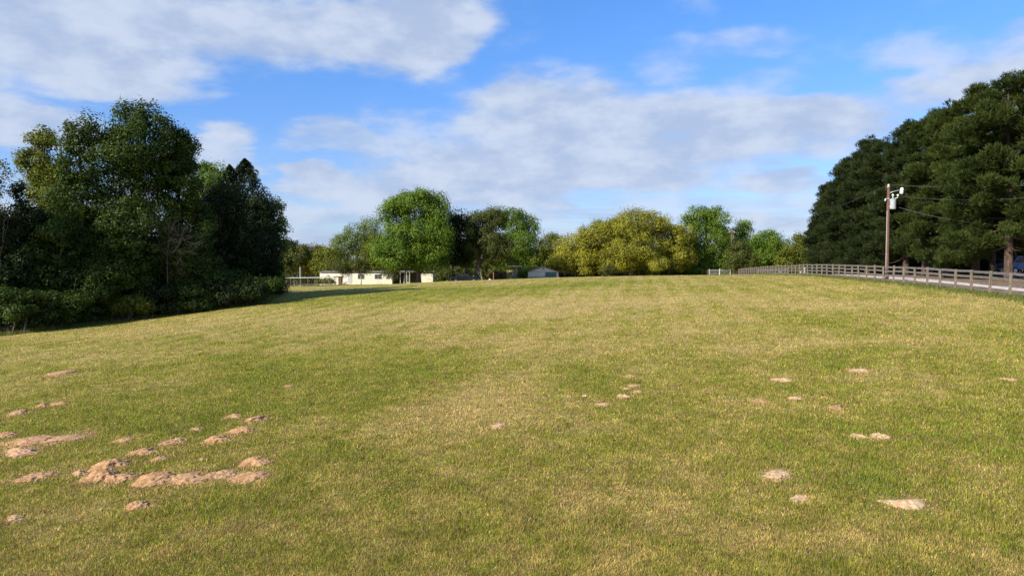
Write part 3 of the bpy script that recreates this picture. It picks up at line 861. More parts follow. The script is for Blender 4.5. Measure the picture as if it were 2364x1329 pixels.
SH = [(25, 59, [(20, 690, 42, 28), (50, 720, 40, 20)], 'oak_dark', 'green sapling foliage at the foot of the wood by the left edge'),
      (120, 60, [(110, 700, 55, 34), (80, 735, 40, 18), (140, 730, 40, 18)], 'oak_dark', 'dark shrub between the cedar and the hanging branches'),
      (195, 61.5, [(185, 690, 50, 34), (215, 670, 40, 28), (190, 725, 50, 16)], 'oak_dark', 'dull green shrub with hanging leaves left of the lit shrub with trunks'),
      (295, 63.5, [(270, 705, 32, 18), (310, 698, 40, 20), (335, 706, 20, 16), (245, 715, 22, 16)], 'oak_lit', 'lit spreading shrub on several bare reddish trunks'),
      (380, 66, [(375, 690, 50, 36), (390, 715, 50, 16)], 'cedar', 'blackish shrub right of the lit spreading shrub'),
      (445, 69, [(440, 685, 55, 34), (445, 705, 50, 14)], 'oak_dark', 'dark shrub under the low spreading tree'),
      (515, 72, [(510, 680, 55, 32)], 'cedar', 'dense dark shrub in the deepest shade of the wood'),
      (575, 75, [(570, 670, 50, 34)], 'oak_dark', 'dark shrub near the end of the wood with thin stems below'),
      (640, 80, [(630, 655, 36, 26)], 'oak_dark', 'last dark shrub where the wood meets the open lawn')]
for (px, d, lb, mt, label) in SH:
    lb = lb + [(lb[0][0] + rng.normal(0, 34), lb[0][1] + rng.normal(2, 16), rng.uniform(12, 26), rng.uniform(9, 18)) for _ in range(4)]
    tree('shrub', px, d, lb, 12000, .17, .42, mt, label, 'shrub', GS, trunk_r=.07, th=.8, nl=8)
# bare stems under the edge of the wood
for i, (px, d, r, hpx, mt, label) in enumerate([(295, 63, .17, 60, 'pinebark', 'thick reddish trunk stub at the edge of the wood'),
                                         (330, 63.6, .09, 70, 'bark', 'thin brown stem right of the thick reddish trunk'),
                                         (350, 64, .07, 75, 'deadwood', 'pale grey stem farthest right under the lit shrub'),
                                         (52, 59.5, .10, 70, 'deadwood', 'grey stem under the green sapling foliage')]):
    d = edge_d(px) + .1; X = P(px, 600, d)[0]; z0 = g(X, d); H = hpx / F * d
    mb = MB().tube([(0, 0, -.2), (rng.normal(0, .03), 0, .3), (rng.normal(0, .1), 0, H * .5), (rng.normal(0, .25), .1, H)], [r * 1.3, r, r * .8, r * .5], 8)
    o = mb.build('tree_stem', M[mt], None, smooth=True); o.location = (X, d, z0)
    tag(o, label, 'tree trunk', 'bare stems at the edge of the wood')


def bare_tree(px, d, py0, H, n0, spread, label, mat='deadwood', r0=.07, dirs=None, seed=3, levels=4, zbase=None, cat='bare tree', sc=1.0):
    rd = random.Random(seed)
    X = P(px, 600, d)[0]; z0 = g(X, d)
    root = empty('bare_tree', (X, d, z0)); tag(root, label, cat)
    tr = MB(); br = MB()
    zt = P(px, py0, d)[2] - z0
    if zt > .4:
        tr.tube([(0, 0, -.2), (rd.gauss(0, .05), 0, zt * .5), (0, 0, zt)], [r0 * 1.5, r0 * 1.1, r0], 8)
    else:
        tr.tube([(0, 0, -.2), (0, 0, .15)], [r0 * 1.2, r0], 8); zt = .1

    def grow(p, dr, L, r, lv):
        q = p; pts = [p]; rad = [r]
        for k in range(3):
            dr = (dr + Vector([rd.gauss(0, .13) for _ in range(3)])).normalized()
            q = q + dr * L / 3; pts.append(q); rad.append(r * (1 - .22 * (k + 1)))
        br.tube(pts, rad, 5, cap=False)
        if lv > 0:
            for k in range(3):
                i = rd.choice((1, 2, 3)) if k else 3
                a = (dr + Vector([rd.gauss(0, .42) for _ in range(3)])).normalized()
                grow(pts[i], a, L * rd.uniform(.5, .8), max(rad[i] * .65, .006), lv - 1)
    for k in range(n0):
        if dirs:
            dr = Vector(dirs[k % len(dirs)])
        else:
            a = rd.uniform(0, 2 * math.pi); dr = Vector((math.cos(a) * spread, math.sin(a) * spread, 1))
        dr = (dr + Vector([rd.gauss(0, .12) for _ in range(3)])).normalized()
        grow(Vector((0, 0, zt)), dr, H * rd.uniform(.35, .5), r0 * .75, levels)
    tr.build('trunk', M[mat], root, smooth=True); br.build('branches', M[mat], root, smooth=True)
    return root


bare_tree(386, 68.0, 590, 5.2, 10, .6, 'leafless grey dead tree fanning its twigs right in front of the dark wood', dirs=[(1, -.5, .25), (1, -.6, .7), (.7, -.6, 1), (.1, -.6, 1), (1, -.4, -.1), (-.5, -.6, 1), (.9, -.8, .5), (.5, -.8, 1), (1, -.7, .1), (.3, -.9, .8)], r0=.04, levels=3)

# --- understory and far wood: masses nobody can count
def wood_mass(name, pts, label, leaf=.45, per=900, mat='cedar'):
    VV, FF, TT = [], [], []; off = 0
    for (x, y, R, H) in pts:
        z0 = g(x, y); n = per
        u = unit(n); rad = rng.uniform(.55, 1, n) ** .5 * (1 + .25 * np.sin(u[:, 0] * 6 + x) * np.sin(u[:, 2] * 5 + y))
        pos = u * rad[:, None] * np.array([R, R, H / 2]) + np.array([x, y, z0 + H / 2])
        nrm = u + unit(n) * .7; nrm /= np.linalg.norm(nrm, axis=1)[:, None]
        V, Fc, tt = leaf_quads(pos, nrm, leaf * rng.uniform(.6, 1.4, n), .7, rng.random(n))
        VV.append(V); FF.append(Fc + off); TT.append(tt); off += len(V)
    o = mesh_np(name, np.vstack(VV), np.vstack(FF), M[mat], None, {'tint': ('FLOAT', np.concatenate(TT))})
    tag(o, label, kind='stuff'); return o


pts = []
for _ in range(150):
    y = rng.uniform(56, 135); x = -float(wood_mask(np.zeros(1), np.array([y]))[0]) * -1 - rng.uniform(4.5, 34)
    pts.append((x, y, rng.uniform(2.2, 3.6), rng.uniform(6.5, 9.5)))
wood_mass('undergrowth', pts, 'dark tangled undergrowth inside the wood on the left', .42, 750)
pts = []
for i in range(120):
    x = -130 + 260 * i / 119 + rng.normal(0, 1.5); pts.append((x, rng.uniform(205, 228), rng.uniform(3.5, 5.5), rng.uniform(6.5, 9.5) * (1.0 if x < 30 else .9)))
wood_mass('far_woodland', pts, 'distant dark woodland behind the houses and oaks', .6, 900, 'olive')

# --- trees behind the homestead
GH = 'trees round the mobile home and the far side of the field'
def ht(n, px, d, lb, nl_, leaf, clump, *a, **k): return tree(n, px, d, lb, int(nl_ * 1.35), leaf * .85, clump * 1.3, *a, group=GH, **k)
ht('oak_tree', 680, 178, [(672, 585, 26, 34), (700, 590, 30, 28), (660, 610, 22, 26)], 9000, .40, .9, 'olive', 'dark olive tree just right of the wood above the animal pen')
ht('oak_tree', 722, 182, [(722, 595, 30, 30), (735, 615, 34, 24)], 8000, .38, .9, 'rust', 'rust tinged low tree between the animal pen and the mobile home')
ht('elm_tree', 765, 176, [(760, 592, 40, 24), (780, 612, 50, 22), (740, 610, 30, 22)], 11000, .36, .8, 'oak_lit', 'wide olive green tree with an orange tinge over the left end of the mobile home')
ht('willow_tree', 822, 192, [(822, 555, 40, 42), (790, 575, 34, 34), (858, 530, 30, 30), (850, 570, 40, 40)], 15000, .36, .9, 'lightgreen', 'tall pale green airy tree behind the middle of the mobile home')
ht('elm_tree', 868, 170, [(868, 585, 34, 45), (850, 610, 36, 30), (890, 600, 36, 40)], 13000, .36, .8, 'oak_lit', 'bright yellow green tree at the left foot of the great green tree')
ht('pecan_tree', 966, 150, [(960, 475, 58, 42), (915, 495, 38, 45), (1003, 492, 38, 46), (950, 545, 70, 45), (925, 590, 60, 36), (985, 590, 62, 40), (890, 570, 28, 30), (1010, 555, 32, 40)],
   58000, .36, .85, 'green', 'great bright green tree towering over the mobile home', trunk_r=.55, th=4, nl=24)
ht('oak_tree', 1045, 158, [(1040, 525, 26, 36), (1058, 520, 20, 28), (1045, 580, 30, 40)], 12000, .36, .8, 'cedar', 'blackish tree tucked right behind the great green tree')
ht('oak_tree', 1076, 161, [(1075, 565, 32, 30), (1070, 600, 30, 22)], 9000, .34, .75, 'green', 'small rounded bright green tree above the parked pickup')
ht('oak_tree', 1100, 156, [(1105, 520, 40, 34), (1138, 510, 32, 28), (1120, 560, 45, 35), (1150, 580, 40, 38)], 24000, .34, .8, 'olive', 'dark olive oak with a thick black trunk right of the pickup', trunk_r=.6, th=4.5)
ht('elm_tree', 1195, 180, [(1185, 510, 34, 32), (1222, 522, 26, 24), (1160, 505, 24, 24), (1200, 560, 48, 34), (1170, 600, 44, 26), (1220, 600, 40, 26)], 26000, .36, .85, 'green', 'feathery bright green tree standing over the small grey garage', trunk_r=.4)
ht('elm_tree', 1270, 178, [(1272, 568, 34, 30), (1285, 600, 36, 26), (1250, 600, 30, 26)], 11000, .38, .85, 'oak_lit', 'pale yellow green tree behind the roof of the grey garage')
ht('oak_tree', 1322, 168, [(1320, 570, 36, 30), (1305, 605, 34, 26), (1345, 605, 36, 28)], 14000, .34, .8, 'yellow', 'brownish yellow oak at the left end of the yellow oak row')
ht('oak_tree', 1392, 166, [(1385, 545, 50, 36), (1355, 560, 32, 34), (1400, 590, 50, 36), (1370, 608, 40, 24)], 24000, .34, .85, 'yellow', 'yellow oak between the brownish one and the widest one', trunk_r=.4)
ht('oak_tree', 1458, 164, [(1462, 525, 62, 40), (1505, 520, 45, 34), (1420, 535, 38, 36), (1460, 575, 75, 40), (1500, 600, 50, 28), (1430, 605, 50, 24)], 44000, .34, .85, 'yellow',
   'widest and highest yellow flowering oak in the row', trunk_r=.5, th=3.5, nl=24)
ht('oak_tree', 1545, 166, [(1548, 555, 40, 36), (1575, 545, 32, 32), (1560, 595, 48, 32)], 19000, .34, .8, 'yellow', 'yellow green oak at the right end of the yellow oak row', trunk_r=.35)
ht('pecan_tree', 1632, 172, [(1612, 505, 36, 32), (1655, 508, 34, 32), (1635, 550, 55, 36), (1612, 595, 48, 34), (1660, 598, 45, 30)], 30000, .36, .9, 'green',
   'tall deep green tree right of the yellow oaks', trunk_r=.45)
ht('pecan_tree', 1712, 176, [(1712, 530, 26, 22), (1700, 560, 34, 28), (1722, 590, 34, 34)], 12000, .36, .8, 'green', 'smaller green crown joined to the right of the tall deep green tree')
ht('oak_tree', 1706, 160, [(1702, 590, 26, 40), (1720, 600, 22, 34)], 8000, .32, .7, 'olive', 'thin brownish olive tree behind the far utility pole')
ht('oak_tree', 1770, 168, [(1768, 560, 36, 32), (1790, 575, 26, 26), (1762, 600, 40, 26)], 14000, .36, .8, 'green', 'round green tree over the far end of the board fence')
ht('elm_tree', 1842, 160, [(1842, 568, 34, 32), (1862, 580, 26, 28), (1825, 595, 36, 28), (1850, 610, 40, 20)], 14000, .36, .8, 'oak_lit', 'yellow green tree against the left end of the dark pines')
ht('oak_tree', 1735, 190, [(1742, 580, 26, 30), (1800, 600, 30, 26)], 7000, .36, .8, 'cedar', 'dark tree in the gap behind the round green tree')
# small ones in front
ht('young_tree', 1522, 152, [(1522, 612, 20, 13), (1536, 605, 12, 9)], 2600, .28, .5, 'yellow', 'young yellow tree on a thin trunk in front of the yellow oaks', trunk_r=.09, th=1.6)
ht('young_tree', 1406, 154, [(1406, 624, 14, 11)], 1500, .26, .45, 'olive', 'young olive tree on two pale stems left of the widest oak', trunk_r=.10, bark='palebark', th=1.2)
ht('myrtle_tree', 790, 153, [(786, 612, 30, 16), (800, 622, 20, 14)], 3600, .24, .5, 'olive', 'thin brownish ornamental tree before the left part of the mobile home', trunk_r=.08, bark='palebark', th=1.3, nl=24)
ht('myrtle_tree', 833, 152, [(833, 618, 24, 15), (828, 608, 18, 12)], 3600, .24, .5, 'olive', 'small dark leaved tree on a short trunk before the left window', trunk_r=.12, bark='palebark', th=1.3)
ht('myrtle_tree', 905, 153, [(902, 632, 22, 12), (912, 640, 14, 8)], 1800, .22, .45, 'olive', 'scraggly pale stemmed bush at the left of the porch', trunk_r=.06, bark='palebark', th=.8, nl=24)
ht('slender_tree', 933, 149, [(932, 596, 22, 16), (945, 590, 18, 14)], 3500, .34, .7, 'green', 'slender tree with a pale grey trunk in front of the porch', trunk_r=.16, bark='palebark', th=3.2)
bare_tree(1112, 149, 648, 4.0, 3, .35, 'pale leafless forked sapling between the pickup and the orange post', mat='palebark', r0=.08, dirs=[(-.45, 0, 1), (.35, 0, 1), (.0, .2, 1)], levels=2, seed=8)
for (px, d, lb, mt, label) in [(745, 156, [(745, 651, 13, 6), (757, 653, 12, 5)], 'oak_lit', 'leafy bush overgrowing the left corner of the mobile home'),
                               (1040, 168, [(1030, 635, 22, 16), (1065, 632, 24, 16)], 'olive', 'olive bush behind the bonnet of the pickup'),
                               (1150, 170, [(1150, 636, 22, 13)], 'rust', 'rusty brown brush behind the orange post'),
                               (1210, 168, [(1210, 636, 14, 12)], 'green', 'green bush against the left wall of the grey garage'),
                               (1375, 172, [(1375, 630, 26, 14)], 'cedar', 'dark bush beside the low open shelter'),
                               (1600, 170, [(1600, 625, 38, 14)], 'green', 'green bushes left of the white gate'),
                               (1450, 178, [(1450, 628, 60, 16)], 'cedar', 'dark thicket between the trunks of the yellow oaks'),
                               (1545, 176, [(1545, 628, 40, 16)], 'olive', 'olive thicket behind the young yellow tree'),
                               (1735, 178, [(1735, 620, 42, 18)], 'olive', 'olive bushes behind the fence corner'),
                               (1800, 172, [(1800, 622, 40, 16)], 'oak_dark', 'dark green bushes under the round green tree'),
                               (860, 176, [(870, 622, 60, 16)], 'oak_dark', 'green hedge behind the flat roof of the mobile home'),
                               (1000, 172, [(1010, 625, 34, 18)], 'olive', 'olive bush at the right end of the mobile home')]:
    tree('shrub', px, d, lb, 4500, .3, .55, mt, label, 'shrub', 'shrubs round the homestead', trunk_r=.06, th=.5, nl=8)


# --- pines on the right
def pine(x, y, H, R, label, n=9000, mat='pine', bare=.12, seed=0, group='pines in a row beyond the gravel drive', r0=.3):
    z0 = g(x, y); root = empty('pine_tree', (x, y, z0)); tag(root, label, 'tree', group)
    rd = np.random.default_rng(seed + 100)
    mb = MB(); tips = []
    lean = rd.normal(0, .25, 2)
    zs = np.arange(H * bare, H * .97, .75)
    mb.tube([(0, 0, -.3), (0, 0, .3), (lean[0] * .3, lean[1] * .3, H * .4), (lean[0], lean[1], H * .75), (lean[0] * 1.2, lean[1] * 1.2, H * .99)], [r0 * 1.5, r0 * 1.15, r0 * .8, r0 * .4, .03], 10)
    for z in zs:
        t = z / H
        env = R * min(1, (1 - t) * 2.1 + .06) ** .8 * (0.85 if t < .2 else 1)
        for k in range(rd.integers(3, 6)):
            a = rd.uniform(0, 2 * math.pi); L = env * rd.uniform(.65, 1.12)
            up = (.35 if t > .6 else .12 if t > .3 else -.12) + rd.normal(0, .1)
            b = np.array([lean[0] * t, lean[1] * t, z]); e = b + np.array([math.cos(a) * L, math.sin(a) * L, L * up])
            m1 = (b + e) / 2 + np.array([0, 0, -.06 * L])
            rb = .028 + .012 * L * (1 - t)
            mb.tube([b, m1, e], [rb, rb * .7, .012], 4, cap=False)
            if t < bare + .08 and rd.random() < .3:
                continue
            nt_ = max(2, int(L * 1.25))
            for j in range(nt_):
                s = 1 - .62 * j / nt_ * rd.uniform(.8, 1.2)
                c = b * (1 - s) + e * s + rd.normal(0, .15, 3) * np.array([1.2, 1.2, .5]) * (1 + L * .22)
                tips.append((*c, rd.uniform(.45, 1.0)))
    tips.append((lean[0] * 1.2, lean[1] * 1.2, H, .45))
    tips = np.array(tips)
    idx = rng.choice(len(tips), n, p=tips[:, 3] ** 2 / (tips[:, 3] ** 2).sum())
    u = unit(n); rad = (rng.uniform(.2, 1, n) ** .7 + .22 * rng.random(n) ** 3) * tips[idx, 3] * (1 + .3 * np.sin(u[:, 0] * 6 + idx) * np.sin(u[:, 1] * 5 + idx * 2.1))
    pos = tips[idx, :3] + u * rad[:, None] * np.array([1.05, 1.05, .6])
    # each tuft: needles fanning outward and up
    ax = u * .7 + np.array([0, 0, .75]) + unit(n) * .35; ax /= np.linalg.norm(ax, axis=1)[:, None]
    ctint = rng.random(len(tips)); tint = np.clip(.5 * ctint[idx] + .45 * rng.random(n) + rd.uniform(-.14, .16), 0, 1)
    Vs, Fs, Ts = [], [], []; off = 0
    for k in range(4):
        dr = ax + unit(n) * .55; dr /= np.linalg.norm(dr, axis=1)[:, None]
        sd = np.cross(dr, unit(n)); sd /= np.linalg.norm(sd, axis=1)[:, None]
        Ln = rng.uniform(.20, .38, n)[:, None]; w = .040
        V = np.stack([pos - sd * w * .5, pos + sd * w * .5, pos + dr * Ln + sd * w * .3, pos + dr * Ln - sd * w * .3], 1).reshape(-1, 3)
        Vs.append(V); Fs.append(np.arange(4 * n).reshape(-1, 4) + off); off += 4 * n; Ts.append(np.repeat(np.clip(tint + rng.normal(0, .1, n), 0, 1), 4))
    mesh_np('crown', np.vstack(Vs), np.vstack(Fs), M[mat], root, {'tint': ('FLOAT', np.concatenate(Ts))})
    mb.build('trunk', M['pinebark'], root, smooth=True)
    return root


prow = [(2340, 60, 178, 4.3, 'pine with the bare reddish trunk at the right edge of the view', 'pine', .17),
        (2262, 66, 206, 3.3, 'olive green pine next left of the bare trunked one', 'pine', .12),
        (2198, 71, 238, 3.2, 'high pine where the pine row steps up', 'pine', .12),
        (2143, 77, 262, 3.1, 'round topped pine in the row second to the right of the near utility pole', 'pine', .12),
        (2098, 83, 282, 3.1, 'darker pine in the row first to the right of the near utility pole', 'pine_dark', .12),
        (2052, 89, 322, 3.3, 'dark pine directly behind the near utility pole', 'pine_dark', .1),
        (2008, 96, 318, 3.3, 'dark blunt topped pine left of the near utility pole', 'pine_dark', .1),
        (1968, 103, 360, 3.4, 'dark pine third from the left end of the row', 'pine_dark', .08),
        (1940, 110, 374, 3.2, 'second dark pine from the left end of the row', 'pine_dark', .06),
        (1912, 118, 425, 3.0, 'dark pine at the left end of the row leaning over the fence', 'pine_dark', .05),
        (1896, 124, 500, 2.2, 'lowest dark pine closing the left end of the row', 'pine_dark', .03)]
for i, (px, d, top, R, lb, mt, bare) in enumerate(prow):
    p = P(px, top, d); H = p[2] - g(p[0], d)
    pine(p[0], d, H, R, lb, n=int(33000 * max(.65, 72 / d)), mat=mt, bare=bare, seed=i)
prow2 = [(2400, 66, 165, 4.2, 'pine just outside the right edge whose limbs reach into view', .2),
         (2300, 76, 250, 4.0, 'shaded pine in the second row right of the middle', .15),
         (2225, 84, 300, 4.0, 'shaded pine in the second row behind the high pine', .08),
         (2160, 93, 330, 4.2, 'shaded pine in the second row right of the utility pole', .06),
         (2085, 104, 370, 4.2, 'shaded pine in the second row behind the utility pole', .05),
         (2015, 116, 400, 4.2, 'shaded pine in the second row left of the utility pole', .05),
         (1975, 126, 440, 3.5, 'last shaded pine in the second row', .03)]
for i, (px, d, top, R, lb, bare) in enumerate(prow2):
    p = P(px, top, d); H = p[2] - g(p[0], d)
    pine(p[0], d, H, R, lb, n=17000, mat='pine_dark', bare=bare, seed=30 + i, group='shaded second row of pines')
pts = []
for i in range(46):
    y = rng.uniform(78, 150); pts.append((fence_x(y) + rng.uniform(17, 26), y, rng.uniform(2, 3), rng.uniform(3, 5.5)))
wood_mass('pine_understory', pts, 'dark brush under and behind the pines', .4, 700, 'cedar')

# ------------------------------------------------------------------ gravel drive
def build_road():
    ys = np.linspace(-25, 172, 400); offs = np.linspace(0, 1, 7)
    V = []
    for y in ys:
        c0 = fence_x(y) + 2.6 + .25 * math.sin(y * .13); wd = 2.7
        for o_ in offs:
            x = c0 + o_ * wd
            V.append((x, y, 0))
    V = np.array(V); V[:, 2] = G(V[:, 0], V[:, 1]) + .05 - .04 * (np.tile(offs, len(ys)) % 1 == 0)
    m = len(offs); i, j = np.meshgrid(np.arange(len(ys) - 1), np.arange(m - 1), indexing='ij'); a = i * m + j
    Fc = np.stack([a, a + 1, a + 1 + m, a + m], -1).reshape(-1, 4)
    mat = noisy_mat('pale_gravel', (0.36, 0.29, 0.25), (0.66, 0.57, 0.52), 3, 1.0, .4, detail=10)
    tag(mesh_np('gravel_road', V, Fc, mat, smooth=True), 'pale pinkish gravel drive behind the board fence', kind='structure')


build_road()

# ------------------------------------------------------------------ board fence
def build_fence():
    h = np.array([1, .175]); h /= np.linalg.norm(h)
    dirv = np.array([.175, 1]); dirv /= np.linalg.norm(dirv)
    base = np.array([fence_x(42), 42.0]); n = 53
    z0 = g(*base); root = empty('board_fence', (base[0], base[1], z0))
    tag(root, 'weathered grey four rail board fence running between the field and the gravel drive', 'fence')
    pos = []
    for i in range(-2, n):
        p = base + dirv * 2.45 * i; pos.append((p[0] - base[0], p[1] - base[1], g(*p) - z0))
    for i, p in enumerate(pos):
        lean = rng.normal(0, .028, 2)
        if i == 14: lean = np.array([-.07, 0])
        hh = 1.42 + rng.normal(0, .04)
        mb = MB().beam((p[0], p[1], p[2] - .2), (p[0] + lean[0] * hh, p[1] + lean[1] * hh, p[2] + hh), .125, .125, (0.98, -.17, 0))
        mb.build('post', M['postwood'], root, bevel=.008)
    nv = Vector((.985, -.172, 0))
    cnt = 0
    for i in range(0, len(pos) - 2, 2):
        for r, zz in enumerate((1.31, .98, .62, .22)):
            if cnt >= 100: break
            a, b, c = pos[i], pos[i + 1], pos[i + 2]; s = .085
            mb = MB(); k = [rng.normal(0, .012) for _ in range(3)]
            A = [Vector(q) + nv * s + Vector((0, 0, zz + kk)) for q, kk in zip((a, b, c), k)]
            e = (A[2] - A[0]).normalized() * .004
            up = (0, 0, 1)
            mb.beam(A[0] + e, A[1], .03, .145, up).beam(A[1] + e * .0, A[2] - e, .03, .145, up)
            mb.build('rail', M['weathered'], root); cnt += 1


build_fence()


def build_far_fence():
    a = P(1725, 600, 172)[:2]; b = P(1806, 600, 150)[:2]; b = np.array([fence_x(150) + 7.5, 146.0]); a = np.array([fence_x(168) + .8, 171.0])
    z0 = g(*a); root = empty('rail_fence', (a[0], a[1], z0))
    tag(root, 'low whitish rail fence on the far side of the drive by the gate', 'fence')
    n = 11; P_ = []
    for i in range(n):
        q = a + (b - a) * i / (n - 1); P_.append((q[0] - a[0], q[1] - a[1], g(*q) - z0))
    for p in P_:
        MB().box(p[0] - .06, p[0] + .06, p[1] - .06, p[1] + .06, p[2] - .1, p[2] + 1.2).build('post', M['weathered'], root)
    for zz in (.45, .8, 1.12):
        mb = MB()
        for i in range(n - 1):
            mb.beam(Vector(P_[i]) + Vector((0, -.08, zz)), Vector(P_[i + 1]) + Vector((0, -.08, zz)), .03, .13)
        mb.build('rail', M['weathered'], root)


build_far_fence()


def build_gate():
    d = 166; s = d / F
    X0, X1, X2 = P(1638, 600, d)[0], P(1662, 600, d)[0], P(1687, 600, d)[0]
    for (a, b, lb) in ((X0, X1, 'left leaf of the white pipe gate at the far end of the field'), (X1, X2, 'right leaf of the white pipe gate beside the far utility pole')):
        z0 = g(a, d); zg = max(g(a, d), g(b, d)) + .15 - z0
        root = empty('pipe_gate', (a, d, z0)); tag(root, lb, 'gate', 'white pipe gates at the far end of the field')
        W = b - a - .12
        mb = MB()
        mb.tube([(.06, 0, zg), (W, 0, zg)], .045, 6).tube([(.06, 0, zg + 1.15), (W, 0, zg + 1.15)], .05, 6)
        mb.tube([(.06, 0, zg), (.06, 0, zg + 1.15)], .045, 6).tube([(W, 0, zg), (W, 0, zg + 1.15)], .045, 6)
        mb.build('frame', M['whitepaint'], root)
        for q in (.3, .6, .88):
            MB().tube([(.06, 0, zg + q), (W, 0, zg + q)], .035, 6).build('bar', M['whitepaint'], root)
    for x, lb in ((X0 - .03, 'white gate post at the left of the pipe gates'), (X1, 'white gate post between the two pipe gate leaves'), (X2 + .05, 'white gate post at the right of the pipe gates')):
        z0 = g(x, d)
        o = MB().tube([(0, 0, -.3), (0, 0, 1.65)], .09, 8).tube([(0, 0, 1.65), (0, 0, 1.69)], [.11, .03], 8).build('gate_post', M['whitepaint'], None); o.location = (x, d, z0)
        tag(o, lb, 'gate post', 'white gate posts')
    # dark wooden posts left and right of it
    for k, (px, lb) in enumerate(((1622, 'short dark wooden post left of the white gate'), (1633, 'thin dark wooden post touching the left of the white gate'))):
        x = P(px, 600, d)[0]; z0 = g(x, d)
        o = MB().beam((0, 0, -.2), (.03, 0, 1.45), .12, .12, (0, 1, 0)).build('wooden_post', M['brownwood'], None); o.location = (x, d, z0)
        tag(o, lb, 'post')


build_gate()


# ------------------------------------------------------------------ utility poles and wires
def utility_pole():
    d = 64.5; x = P(2048, 600, d)[0]; z0 = g(x, d); H = P(2048, 432, d)[2] - z0
    root = empty('utility_pole', (x, d, z0)); tag(root, 'tall red brown wooden utility pole with a grey transformer behind the fence', 'utility pole')
    MB().tube([(0, 0, -.4), (0, 0, .6), (0, 0, H)], [.165, .155, .11], 14).build('shaft', M['polewood'], root, smooth=True)
    MB().tube([(-.16, -.1, .3), (-.13, -.1, H * .75)], .022, 6).build('conduit', M['galv'], root)
    # top cap with insulator
    MB().tube([(0, 0, H), (0, 0, H + .05), (0, 0, H + .07)], [.14, .14, .05], 12).build('pole_cap', M['galv'], root)
    MB().tube([(0, 0, H + .07), (0, 0, H + .12), (0, 0, H + .16), (0, 0, H + .22), (0, 0, H + .26)], [.04, .09, .05, .08, .02], 10).build('insulator', M['porcelain'], root, smooth=True)
    # street light arm
    arm = MB().tube([(.1, -.05, H - .5), (.45, -.1, H - .38), (.95, -.12, H - .26)], .03, 8).build('lamp_arm', M['galv'], root, smooth=True)
    lm = MB().tube([(1.05, -.12, H - .62), (1.08, -.12, H - .55), (1.13, -.12, H - .12), (1.14, -.12, H - .05)], [.10, .16, .14, .05], 12).build('lamp_head', M['porcelain'], root, smooth=True)
    MB().tube([(1.24, -.14, H - .6), (1.28, -.14, H - .14)], [.05, .05], 8).build('lamp_lens', M['glass'], lm)
    # transformer
    zt = P(2048, 483, d)[2] - z0; zz = P(2048, 459, d)[2] - z0; cx, cy, r = .31, -.2, .25
    tk = MB().tube([(cx, cy, zt), (cx, cy, zt + .03), (cx, cy, zz - .06), (cx, cy, zz - .03), (cx, cy, zz + .03)], [r * .93, r, r, r * 1.06, r * .5], 20).build('transformer_tank', M['tank'], root, smooth=False)
    f = MB()
    for zq in (zt + .18, zt + .5): f.tube([(cx, cy, zq), (cx, cy, zq + .03)], [r * 1.04] * 2, 20)
    f.build('band', M['galv'], tk)
    for bx, h in ((cx - .02, .24), (cx + .42, .22)):
        pts = [(cx + (.1 if bx > cx + .2 else 0), cy, zz - .02)]
        if bx > cx + .2: pts.append((bx, cy, zz + .1))
        pts.append((bx, cy, zz + h))
        b = MB().tube(pts, .028, 8).build('bushing', M['porcelain'], root, smooth=True)
        v, fc = ico(2); mesh_np('bushing_cap', v * .10 + np.array([bx, cy, zz + h + .07]), fc, M['porcelain'], b, smooth=True)
    for zq in (zz - .12, zt + .25):
        MB().beam((0, -.05, zq), (cx, cy, zq), .06, .1).build('bracket', M['galv'], root)
    MB().beam((-.36, -.12, zz - .02), (.05, -.12, zz + .03), .05, .07).build('cross_bracket', M['galv'], root)
    MB().tube([(-.32, -.12, zz - .2), (-.32, -.12, zz - .14), (-.32, -.12, zz - .02)], [.05, .07, .04], 8).build('fuse_cutout', M['porcelain'], root, smooth=True)
    return x, d, z0, H, zz, zt


ux, ud, uz, uH, uzz, uzt = utility_pole()


def far_pole():
    d = 163; x = P(1689, 600, d)[0]; z0 = g(x, d); H = P(1689, 524, d)[2] - z0
    root = empty('utility_pole', (x, d, z0)); tag(root, 'thin dark utility pole standing far off by the white gate', 'utility pole')
    MB().tube([(0, 0, -.3), (0, 0, H)], [.16, .10], 10).build('shaft', M['brownwood'], root, smooth=True)
    zc = P(1689, 537, d)[2] - z0
    MB().beam((-.75, -.15, zc), (.6, -.15, zc), .1, .12).build('crossarm', M['brownwood'], root)
    MB().tube([(.12, -.1, H - .3), (.6, -.1, H - .1)], .03, 6).build('lamp_arm', M['galv'], root)
    MB().tube([(.28, -.25, zc - 1.3), (.28, -.25, zc - .5)], [.16, .16], 12).build('transformer_tank', M['weathered'], root)
    for q in (-.65, .5):
        MB().tube([(q, -.15, zc + .05), (q, -.15, zc + .25)], [.06, .04], 8).build('insulator', M['porcelain'], root)
    return x, d, z0, H, zc


fx_, fd_, fz_, fH_, fzc = far_pole()


def wire(a, b, sag, label, r=.008):
    a, b = Vector(a), Vector(b); pts = []
    for i in range(25):
        t = i / 24; p = a.lerp(b, t); p.z -= sag * 4 * t * (1 - t); pts.append(p - a)
    o = MB().tube(pts, r, 5).build('overhead_wire', M['wire'], None, smooth=True); o.location = a
    tag(o, label, 'wire', 'overhead wires at the near utility pole')


rt = P(2600, 405, 52)
wire((ux, ud, uz + uH + .24), rt, .5, 'top wire running right from the near pole in front of the pines')
rt = P(2600, 425, 52)
wire((ux + .6, ud - .2, uz + uzz + .25), rt, .7, 'second wire from the transformer bushings to the right')
a = P(2073, 478, ud); rt = P(2560, 505, 56)
wire(a, rt, 1.0, 'thick pale service cable sagging right from the transformer', .013)
wire((ux, ud, uz + uH + .24), (fx_, fd_, fz_ + fH_ + .05), 1.8, 'long wire from the near pole to the far pole')

